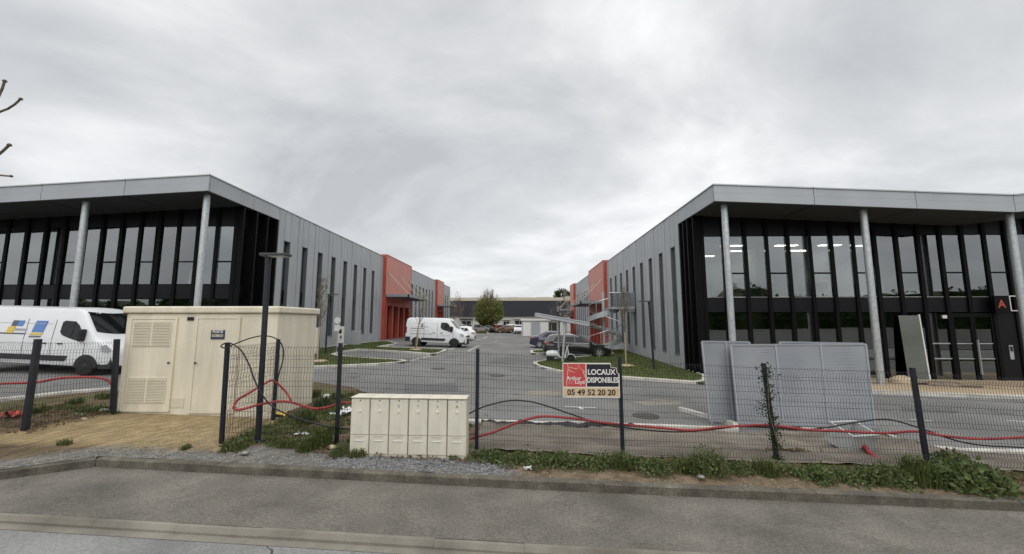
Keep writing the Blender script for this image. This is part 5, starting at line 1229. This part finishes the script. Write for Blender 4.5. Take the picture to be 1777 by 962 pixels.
for i, (px, y, l, rz) in enumerate(((1612, 17.6, 1.3, .1), (1660, 17.1, 1.6, -.25))):
    o = MB().box(-l / 2, l / 2, -.06, .06, 0, .05).build('plank', M_TRIM if i == 0 else M_BARK); o.location = sp1(px, y) + Vector((0, 0, .02)); o.rotation_euler = (0, 0, rz); tag(o, ['dark board lying under the leaning glass sheet', 'brown plank lying on the sand by the entrance'][i], 'plank')
# litter on the verge
def scrap(name, lab, cat, px, py, size, m, seed, Y=None):
    p = G(px, py, .2) if Y is None else atY(px, py, Y); p.z = verge_z(p.x, p.y) + .01; r_ = random.Random(seed); mb = MB(); n = 6
    for i in range(n):
        for j in range(n): mb.v.append(((i / (n - 1) - .5) * size[0] + r_.uniform(-.02, .02), (j / (n - 1) - .5) * size[1] + r_.uniform(-.02, .02), r_.uniform(0, size[2])))
    mb.f = [(i * n + j, (i + 1) * n + j, (i + 1) * n + j + 1, i * n + j + 1) for i in range(n - 1) for j in range(n - 1)]
    o = mb.build(name, m); o.location = p; return tag(o, lab, cat)
M_TARP = mat('white_plastic', (.62, .63, .63), .4)
scrap('plastic_sheet', 'white plastic sheet on the grass behind the meter cabinets', 'plastic sheet', 598, 716, (.4, .7, .10), M_TARP, 1)
scrap('plastic_scrap', 'crumpled red plastic scrap by the left fence post', 'litter', 17, 738, (.28, .2, .14), mat('red_plastic', (.42, .06, .05), .5), 2)
scrap('plastic_scrap', 'white plastic scrap on the grass beside the red conduit', 'litter', 567, 690, (.22, .2, .1), M_TARP, 3)
scrap('paper_scrap', 'pale paper scrap in the grass between fence and lamp post', 'litter', 524, 756, (.24, .1, .05), M_TARP, 4)
scrap('paper_scrap', 'small white and blue wrapper on the soil near the kerb', 'litter', 916, 815, (.12, .08, .05), M_TARP, 5)
scrap('yellow_scrap', 'yellow foam spill at the foot of the rear fence post', 'foam', 470, 722, (.75, .3, .1), mat('yellow_foam', (.58, .43, .11), .8), 6)
for i, (px, py, s) in enumerate(((131, 724, .16), (142, 729, .1), (178, 714, .13), (522, 772, .08), (424, 787, .07), (577, 777, .09), (1216, 828, .06))):
    lump('stone', ['pale flat stone on the soil mound by the left fence', 'small pale stone next to the flat stone on the soil mound', 'tan stone near the left fence post by the substation', 'pale pebble stone in the weeds by the lamp post', 'small tan stone by the fence corner', 'tan stone at the foot of the fence post near the cabinets', 'small pale stone on the soil under the big weed'][i], 'stone', G(px, py, .22), (s, s * .6, s * .5), M_CHIPL if i % 2 == 0 else M_BAG, 3 + i)

# ---------------------------------------------------------------- plants
def leaf_cloud(n, fn, size, seed, up=.4, fold=True):
    """n small folded leaves; fn(rng) gives the place"""
    r_ = random.Random(seed); mb = MB()
    for _ in range(n):
        p = Vector(fn(r_)); s = r_.uniform(*size); d = Vector((r_.gauss(0, 1), r_.gauss(0, 1), r_.gauss(up, .7))).normalized(); w = d.cross(Vector((r_.gauss(0, 1), r_.gauss(0, 1), r_.gauss(0, 1)))).normalized() * s * .36; dz = d.cross(w).normalized() * s * .12
        mb.add([p, p + d * s * .5 + w + dz, p + d * s, p + d * s * .5 - w + dz, p + d * s * .5], [(0, 1, 4), (1, 2, 4), (2, 3, 4), (3, 0, 4)])
    return mb
def weed_proto(seed, w, d, h, n, size, grass=0):
    def fn(r_):
        while True:
            x, y, z = r_.uniform(-1, 1), r_.uniform(-1, 1), r_.random()
            if x * x + y * y + (z * .9) ** 2 < 1.0: return (x * w * (1 - .2 * z), y * d * (1 - .2 * z), z * h * (1 + .25 * noise2(x * 3, y * 3, 1.5, seed)))
    mb = leaf_cloud(n, fn, size, seed); r_ = random.Random(seed + 50)
    for _ in range(grass):
        a = r_.uniform(0, 6.28); b = Vector((r_.uniform(-.7, .7) * w, r_.uniform(-.7, .7) * d, 0)); l = r_.uniform(.6, 1.35) * h; lean = Vector((math.cos(a), math.sin(a), 0)) * l * r_.uniform(.1, .6); s = Vector((-math.sin(a), math.cos(a), 0)) * .006
        mb.add([b - s, b + s, b + lean * .4 + Vector((0, 0, l * .7)) + s * .8, b + lean * .4 + Vector((0, 0, l * .7)) - s * .8, b + lean + Vector((0, 0, l * .85))], [(0, 1, 2, 3), (3, 2, 4)])
    return mb
protos = [weed_proto(1, .30, .20, .20, 420, (.03, .065)), weed_proto(2, .36, .22, .15, 420, (.03, .06)), weed_proto(3, .30, .22, .34, 900, (.02, .045), 60), weed_proto(4, .26, .2, .30, 120, (.03, .06), 260), weed_proto(5, .42, .26, .26, 620, (.04, .085)), weed_proto(6, .2, .15, .14, 90, (.02, .05), 110)]
pm = [p.mesh('leaves') for p in protos]
for k, me_ in enumerate(pm): me_.materials.append(L_GRASS if k in (3, 5) else L_WEED)
# (px, py of the clump's foot, prototype, scale) and where it grows
weeds = [(842, 800, 0, 1.0, 'at the right end of the meter cabinets'), (872, 803, 1, 1.0, 'just right of the post beside the meter cabinets'), (905, 803, 0, .9, 'under the fence, second clump from the meter cabinets'), (940, 806, 1, 1.0, 'under the fence below the sagging red conduit'), (975, 807, 0, 1.0, 'under the fence below the left edge of the letting board'), (1010, 809, 1, 1.1, 'under the fence below the red part of the letting board'), (1045, 811, 0, 1.05, 'under the fence below the phone number board'), (1078, 812, 3, .9, 'at the foot of the post holding the letting board'), (1112, 815, 1, 1.05, 'just right of the post with the letting board'), (1145, 817, 0, 1.0, 'left of the tall bushy weed'), (1228, 822, 2, 1.25, 'as the tallest bushy clump left of the ivy post'), (1185, 816, 5, 1.3, 'as thin grass beside the tallest bushy clump'), (1285, 822, 0, .9, 'right of the tallest bushy clump'), (1330, 824, 3, .9, 'at the foot of the ivy covered post'), (1375, 826, 1, .9, 'just right of the ivy covered post'), (1420, 830, 4, .85, 'below the red conduit end in the weeds'), (1465, 832, 1, 1.1, 'below the concrete box'), (1510, 835, 4, .9, 'between concrete box and the far right post'), (1550, 838, 0, 1.2, 'left of the long grass at the right post'), (1595, 838, 3, 1.15, 'as long grass round the foot of the right post'), (1640, 842, 4, 1.2, 'right of the long grass at the right post'), (1690, 846, 4, 1.3, 'as a broad leafy mound near the right edge'), (1735, 850, 1, 1.2, 'trailing off at the right edge'), (1655, 815, 4, .9, 'behind the fence near the right edge'),
         (785, 795, 5, .8, 'as a small tuft at the right cabinet foot'), (620, 792, 5, .9, 'as a small tuft at the left cabinet foot'), (560, 775, 3, 1.0, 'as grass left of the meter cabinets'), (533, 782, 3, .8, 'as grass between lamp post and cabinets'), (500, 776, 5, 1.2, 'as grass at the foot of the lamp post'), (405, 780, 5, 1.2, 'as a tuft at the fence corner post'), (590, 790, 2, .6, 'beside the lower left cabinet corner'), (112, 772, 5, .7, 'as a lone tuft between sand and gravel'), (322, 779, 5, .6, 'as a lone tuft on the sand by the gravel'), (60, 730, 5, 1.1, 'on the soil mound at the left fence'), (150, 722, 5, 1.0, 'on the soil mound near the substation'), (130, 700, 5, 1.2, 'behind the left fence on the soil mound'), (180, 690, 5, 1.2, 'behind the left fence beside the substation'), (530, 735, 3, .9, 'as grass behind the fence left of the cabinets'), (560, 705, 3, 1.0, 'as grass under the red conduit'), (585, 690, 5, 1.4, 'as grass by the white plastic sheet'), (548, 688, 3, .8, 'as grass at the substation rear corner'), (620, 690, 5, 1.2, 'as grass near the car park edge')]
for i, (px, py, k, s, where) in enumerate(weeds):
    Y_ = None; p = G(px, py, .2)
    p.z = verge_z(p.x, p.y) - .01
    o = empty('weed', p, rnd.uniform(0, 6.28)); sc_ = s * rnd.uniform(.92, 1.08); o.scale = (sc_, sc_, sc_ * rnd.uniform(.9, 1.15))
    tag(o, ('green grassy weed ' if k in (3, 5) else 'leafy green weed ') + (where if not where.startswith('as ') else 'growing ' + where), 'weed', 'weeds growing along the fence')
    link('leaves', pm[k], None, o)
    MB().tube([(0, 0, -.03), (.01, .0, .1)], .006, 5).build('stem', M_TWIG, o)
# low green ground cover and dry stalks
def cover(name, lab, n, fn, size, m, seed, up=.6):
    o = leaf_cloud(n, fn, size, seed, up).build(name, m); o['kind'] = 'stuff'; o['label'] = lab; o['category'] = 'ground cover'
def strip_fn(x0, x1, dy, spread):
    def f(r_):
        x = r_.uniform(x0, x1); y = front_y(x) + dy + r_.gauss(0, spread); return (x, y, verge_z(x, y) + abs(r_.gauss(0, .02)))
    return f
cover('ground_cover', 'low green leaves carpeting the foot of the fence on the right', 3600, strip_fn(-.9, 10, .80, .10), (.02, .05), L_WEED, 61)
cover('dry_stalks', 'dry brown stalks and leaves along the foot of the fence', 4200, strip_fn(-3.6, 10, .70, .14), (.025, .08), L_DRY, 62, .2)
def back_fn(r_):
    while True:
        x = r_.uniform(-5.4, -1.2); y = r_.uniform(7.0, back_y(x) - .2)
        if noise2(x, y, 1.7, 3) + .3 * r_.random() > .05: return (x, y, verge_z(x, y))
cover('rough_grass', 'rough green grass between the substation and the meter cabinets', 7000, back_fn, (.03, .09), L_GRASS, 63, 1.6)
def lit_fn(r_):
    x = r_.uniform(-12, -9.1); y = r_.uniform(7.2, 9.6); return (x, y, verge_z(x, y) + .005)
cover('leaf_litter', 'brown leaf litter on the soil mound by the left fence', 2600, lit_fn, (.03, .07), L_DRY, 64, .1)
def lit2(r_):
    x = r_.uniform(-12, -9.1); y = r_.uniform(7.2, 9.6)
    return (x + .2 * r_.gauss(0, 1), y, verge_z(x, y)) if noise2(x, y, 3, 3) > .2 else (-10.4 + r_.gauss(0, .5), 8.9 + r_.gauss(0, .2), verge_z(-10.4, 8.9))
cover('rough_grass', 'thin green grass on the soil mound by the left fence', 1500, lit2, (.03, .08), L_GRASS, 65, 1.4)
def lit3(r_):
    x = r_.uniform(-.5, 9); y = r_.uniform(FY(x) + .1, back_y(x) - .15); c = round(x / 1.3); return (x, y, verge_z(x, y) + .05) if (c * 7 + round(y * 3)) % 11 == 0 else (4.9 + r_.gauss(0, .22), 7.75 + r_.gauss(0, .05), verge_z(4.9, 7.75) + .05)
cover('dead_leaves', 'dead brown leaves lying in the folds of the fabric', 260, lit3, (.03, .06), L_DRY, 66, .1)
# ivy on the leaning fence post
b_, t_ = PP[4]
def ivy(r_):
    k = r_.random(); q = b_.lerp(t_, k); w = .05 + .05 * abs(noise2(k * 8, 0, 1.5, 70)); side = -.2 * (1 if .48 < k < .62 else 0) * r_.random(); return (q.x + r_.gauss(0, w) + side, q.y - .02 + r_.gauss(0, .05), q.z)
iv = empty('ivy', b_); tag(iv, 'dark ivy climbing the leaning fence post near the grey panels', 'ivy')
o = leaf_cloud(620, lambda r_: tuple(Vector(ivy(r_)) - b_), (.025, .055), 71, 0).build('leaves', L_DARK, iv)
MB().tube([(0.05, -.05, 0), ((t_ - b_).x * .5 - .05, -.05, (t_ - b_).z * .5), tuple((t_ - b_) + Vector((.03, -.04, -.05)))], .008, 5).build('stem', M_TWIG, iv)

# ---------------------------------------------------------------- trees
def young_tree(label, base, h, lean, leafm, nleaf, stakes, wid, seed, group='young staked trees'):
    r_ = random.Random(seed); o = empty('young_tree', base); tag(o, label, 'tree', group)
    tp = Vector((lean, 0, h)); mid = tp * .5
    MB().tube([(0, 0, -.1), tuple(mid), tuple(tp * .97)], [.045, .032, .008], 7).build('trunk', M_BARK, o, smooth=True)
    mb = MB(); tips = []
    for k in range(34):
        t = r_.uniform(.42, .92); p = tp * t; a = r_.uniform(0, 6.28); L_ = h * r_.uniform(.12, .26) * (1.25 - t * .6); out_ = wid * r_.uniform(.4, 1) * (1 - abs(t - .6) * .9)
        q1 = p + Vector((math.cos(a) * out_ * .7, math.sin(a) * out_ * .7, L_ * .45)); q2 = p + Vector((math.cos(a) * out_, math.sin(a) * out_, L_)); mb.tube([p, q1, q2], [.014, .009, .004], 4, False); tips.append((p, q1, q2))
        for _ in range(4):
            s = r_.random(); b = q1.lerp(q2, s); c = b + Vector((r_.gauss(0, .1), r_.gauss(0, .1), r_.uniform(.08, .28))); mb.tube([b, c], [.006, .003], 3, False); tips.append((b, b, c))
    cr = mb.build('crown', M_TWIG, o)
    if nleaf:
        def fn(rr):
            p, q1, q2 = rr.choice(tips); k = rr.random(); q = (p.lerp(q1, k) if k < .3 else q1.lerp(q2, k)); return tuple(q + Vector((rr.gauss(0, .03), rr.gauss(0, .03), rr.gauss(0, .03))))
        leaf_cloud(nleaf, fn, (.03, .075), seed + 1).build('leaves', leafm, cr)
    for s in stakes: MB().tube([(s[0], s[1], -.1), (s[0] * .2 + lean * .35, s[1] * .2, h * .42)], .038, 7).build('stake', M_WOOD, o)
    MB().lathe([(.5, 0), (.36, .05), (.1, .07)], (0, 0, -.02), n=14).build('mulch_ring', M_SANDY, o)
    return o
pt1 = G(552, 626, .1); young_tree('young staked tree with few leaves right of the cream substation', pt1, 4.1, .0, L_BUD, 420, [(-.02, -.08)], .38, 81)
pt2 = G(720.5, 606.5, .1); young_tree('young staked tree with pale blossom in front of the white low roof van', pt2, 4.15, .55, L_BLOSSOM, 700, [(.12, -.1), (-.05, .1)], .85, 82)
pt3 = G(1086, 634, .1); young_tree('bare young staked tree on the right lawn by the lamp post', pt3, 4.25, .02, L_BUD, 120, [(.0, -.08)], .38, 83)
pt4 = G(978, 606, .1); pt4.y += 3; pt4.x += .35; young_tree('young blossoming tree behind the solar shelter', pt4, 4.6, 0, L_BLOSSOM, 1100, [(.0, -.1)], 1.0, 84)
for i, (px, py, h) in enumerate(((957, 588, 4.3), (797, 590, 5.0), (787, 590, 4.6), (820, 579, 4.6))):
    p = G(px, py); young_tree(['bare young tree in front of the small white shelter', 'bare young tree at the end of the left hall', 'dark bare sapling near the end of the left hall', 'bare young tree beyond the white hatchback'][i], p, h, .05, L_BUD, 120, [(.0, -.1)], .8, 90 + i)

# the round green tree at the end of the driveway
p = G(846, 577.2); p.y += 2; p.z = gz(p.x, p.y); T = empty('tree', p); tag(T, 'round green tree with bare reddish top at the driveway end', 'tree')
SCL = p.y / 680; TH = (577 - 501) * SCL; TW = 24.5 * SCL
MB().tube([(0, 0, -.2), (0.05, 0, TH * .2), (0, 0, TH * .5)], [.28, .22, .1], 9).build('trunk', M_BARK, T, smooth=True)
def env(z):                                         # crown radius at height fraction z
    return TW * math.sqrt(max(0, 1 - ((z - .42) / (.30 if z < .42 else .60)) ** 2))
mb = MB(); r_ = random.Random(5); twt = []
for k in range(200):
    a = r_.uniform(0, 6.28); zf = r_.uniform(.35, .98); rr = env(zf) * r_.uniform(.2, .98); q = Vector((rr * math.cos(a), rr * math.sin(a), zf * TH)); b = Vector((rr * .25 * math.cos(a), rr * .25 * math.sin(a), max(.12, zf - .35) * TH)); m_ = b.lerp(q, .55) + Vector((rr * .18 * math.cos(a), rr * .18 * math.sin(a), 0)); mb.tube([b, m_, q], [.05, .03, .012], 4, False); twt.append((m_, q))
    for _ in range(3):
        c = m_.lerp(q, r_.random()); mb.tube([c, c + Vector((r_.gauss(0, .25), r_.gauss(0, .25), r_.uniform(.3, .9)))], [.018, .008], 3, False)
cw = mb.build('crown', M_TWIG, T)
def tl(rr):
    while True:
        zf = .13 + .75 * rr.random() ** 1.0; a = rr.uniform(0, 6.28); k = rr.random() ** .45; x, y = math.cos(a), math.sin(a)
        if zf > .60 + .16 * rr.random() + .08 * noise2(a, zf * 4, 1.5, 77): continue
        rad = env(zf) * k * (1 + .22 * noise2(a * 1.6, zf * 7, 1.6, 78))
        if noise2(x * rad * 1.2 + zf * 3, y * rad * 1.2 + zf * 6, 1.3, 79) < -.22: continue
        return (x * rad, y * rad, zf * TH)
leaf_cloud(11000, tl, (.14, .32), 91, .2).build('leaves', L_TREE, cw)
def tl2(rr):
    a_, b_2 = rr.choice(twt); q = a_.lerp(b_2, rr.random()); return tuple(q + Vector((rr.gauss(0, .15), rr.gauss(0, .15), rr.gauss(0, .15))))
leaf_cloud(2600, tl2, (.08, .2), 92, .8).build('buds', L_REDTW, cw)
# dark pines beyond the warehouse roof
for i, (px, w) in enumerate(((967, .55), (985, 1.0))):
    Y_ = 150; t_ = atY(px, 505 if i else 509, Y_); g_ = gz(0, 100); o = empty('pine_tree', (t_.x, Y_, g_)); tag(o, ['small dark pine top behind the warehouse roof', 'larger dark pine top behind the warehouse roof near the red block'][i], 'tree', 'pines behind the warehouse')
    hh = t_.z - g_; MB().tube([(0, 0, 0), (0, 0, hh * .95)], [.3, .05], 7).build('trunk', M_BARK, o)
    cl_ = [(random.Random(9 * i + k).gauss(0, 1.2 * w), random.Random(7 * i + k).gauss(0, 1), hh - abs(random.Random(5 * i + k).gauss(0, 1.6))) for k in range(9)]
    leaf_cloud(1500, lambda rr: tuple(Vector(rr.choice(cl_)) + Vector((rr.gauss(0, .8 * w), rr.gauss(0, .6), rr.gauss(0, .4)))), (.3, .6), 93 + i).build('crown', L_DARK, o)
# pollarded street tree whose branch ends reach in from the left
o = empty('street_tree', (-12.2, 7.0, gz(-12.2, 7) + .15)); tag(o, 'bare pollarded tree whose branch tips reach in at the left edge', 'tree'); O = o.location
MB().tube([(0, 0, -.2), (.05, 0, 1.5), (0, 0, 3.2)], [.2, .16, .15], 10).build('trunk', M_BARK, o, smooth=True)
def limb(pts, r0): P = [Vector(q) for q in pts]; return MB().tube(resample(smooth_path(P, 5), .15), list(np.linspace(r0, r0 * .55, len(resample(smooth_path(P, 5), .15)))), 8)
for tips, r0 in (([(-70, 235), (-20, 195), (2, 158), (8, 141)], .036), ([(-75, 250), (-10, 200), (18, 187), (36, 172)], .032), ([(-80, 330), (-20, 282), (2, 265), (16, 252)], .038), ([(-85, 330), (-20, 305), (5, 305), (19, 306)], .03)):
    b = limb([(0, 0, 3.0)] + [tuple(atY(x, y, 6.8) - O) for x, y in tips], r0).build('branch', M_BARK, o, smooth=True)
    e_ = atY(*tips[-1], 6.8) - O; bm = bmesh.new(); bmesh.ops.create_icosphere(bm, subdivisions=2, radius=r0 * .85)
    for v in bm.verts: v.co *= 1 + .25 * noise2(v.co.x * 30, v.co.z * 30, 1, 44)
    me = bpy.data.meshes.new('knuckle'); bm.to_mesh(me); bm.free(); k_ = link('knuckle', me, M_BARK, b); k_.location = e_
# wood across the road behind the viewer: it shows in the glass fronts
def wtop(x): return 6.6 + 1.2 * math.sin(x * .21) + .8 * math.sin(x * .53 + 1) + .4 * math.sin(x * 1.3)
mb = MB(); xs_ = np.arange(-80, 120, 1.0)
for x in xs_: mb.v += [(x, -26.5 + .8 * math.sin(x * .9), 0), (x, -27 + .8 * math.sin(x * .7), wtop(x) - .5), (x, -31, wtop(x) - .4), (x, -32, 0)]
for i in range(len(xs_) - 1): mb.f += [(4 * i + k, 4 * i + 4 + k, 4 * i + 5 + k, 4 * i + 1 + k) for k in range(3)]
def wood(r_):
    x = r_.uniform(-80, 118); k = r_.random(); return (x, -26.6 + .8 * math.sin(x * .8) + r_.gauss(0, .5) - 2 * max(0, k - .8), k * wtop(x))
lf = leaf_cloud(15000, wood, (.3, .8), 99, 0); mb.add(lf.v, lf.f)
ob = mb.build('far_wood', L_DARK); ob['kind'] = 'stuff'; ob['label'] = 'dark line of trees across the road mirrored in the glass fronts'; ob['category'] = 'trees'

bw = empty('added_reflection_wall', (20, -12, gz(20, 0))); tag(bw, 'long pale wall added out of view to lighten reflections in the ground floor glass', 'wall')  # unseen pale wall, added so the ground floor glass reflects something lighter
MB().box(-100, 100, 0, .2, -1.2, 1.9).build('wall', M_FARWALL, bw); MB().box(-100, 100, -.05, .25, 1.902, 2.0).build('coping', M_LKERB, bw)

# repairs, pale dust patches and iron covers in the car park surface
def patch(name, px, m, off, seed):
    pts = [G(x, y, off) for x, y in px]; r_ = random.Random(seed); q = []
    for a, b in zip(pts, pts[1:] + pts[:1]):
        for k in range(5): p = a.lerp(b, k / 5); q.append((p.x + r_.gauss(0, .035), p.y + r_.gauss(0, .035)))
    me = bpy.data.meshes.new(name); me.from_pydata([(x, y, gz(x, y) + off) for x, y in q], [], [tuple(t) for t in tessellate_polygon([[Vector((x, y, 0)) for x, y in q]])]); me.update(); return struct(link(name, me, m))
M_DUST = mat('dusty_asphalt', (.20, .185, .155), .95, 0, (.235, .22, .19), 1.5, 6, fine=.16, fscale=26)
M_REPAIR = mat('newer_asphalt', (.10, .10, .10), .9, 0, (.125, .125, .123), 1.5, 6, bump=.3, bscale=60, fine=.2, fscale=26)
patch('dust_patch', [(905, 684), (930, 676), (975, 679), (968, 687), (925, 689)], M_DUST, .004, 1)
patch('dust_patch', [(1095, 697), (1140, 693), (1195, 697), (1180, 703), (1120, 703)], M_DUST, .004, 2)
patch('asphalt_repair', [(700, 668), (790, 665), (800, 678), (705, 682)], M_REPAIR, .004, 3)
patch('asphalt_repair', [(1560, 706), (1650, 708), (1665, 717), (1565, 715)], M_REPAIR, .004, 4)
M_IRON = mat('cast_iron', (.06, .058, .055), .6, .4, (.10, .09, .08), 20)
for i, (px, py) in enumerate(((862, 652), (1120, 722), (760, 640))):
    o = MB().lathe([(.36, 0), (.36, .008), (.30, .012)], (0, 0, 0), n=24).build('manhole_cover', M_IRON); o.location = G(px, py, .002); tag(o, ['round iron manhole cover in the middle of the driveway mouth', 'round iron manhole cover near the kerb tip left of the grey panels', 'round iron manhole cover by the left lawn'][i], 'manhole cover', 'iron covers in the car park')
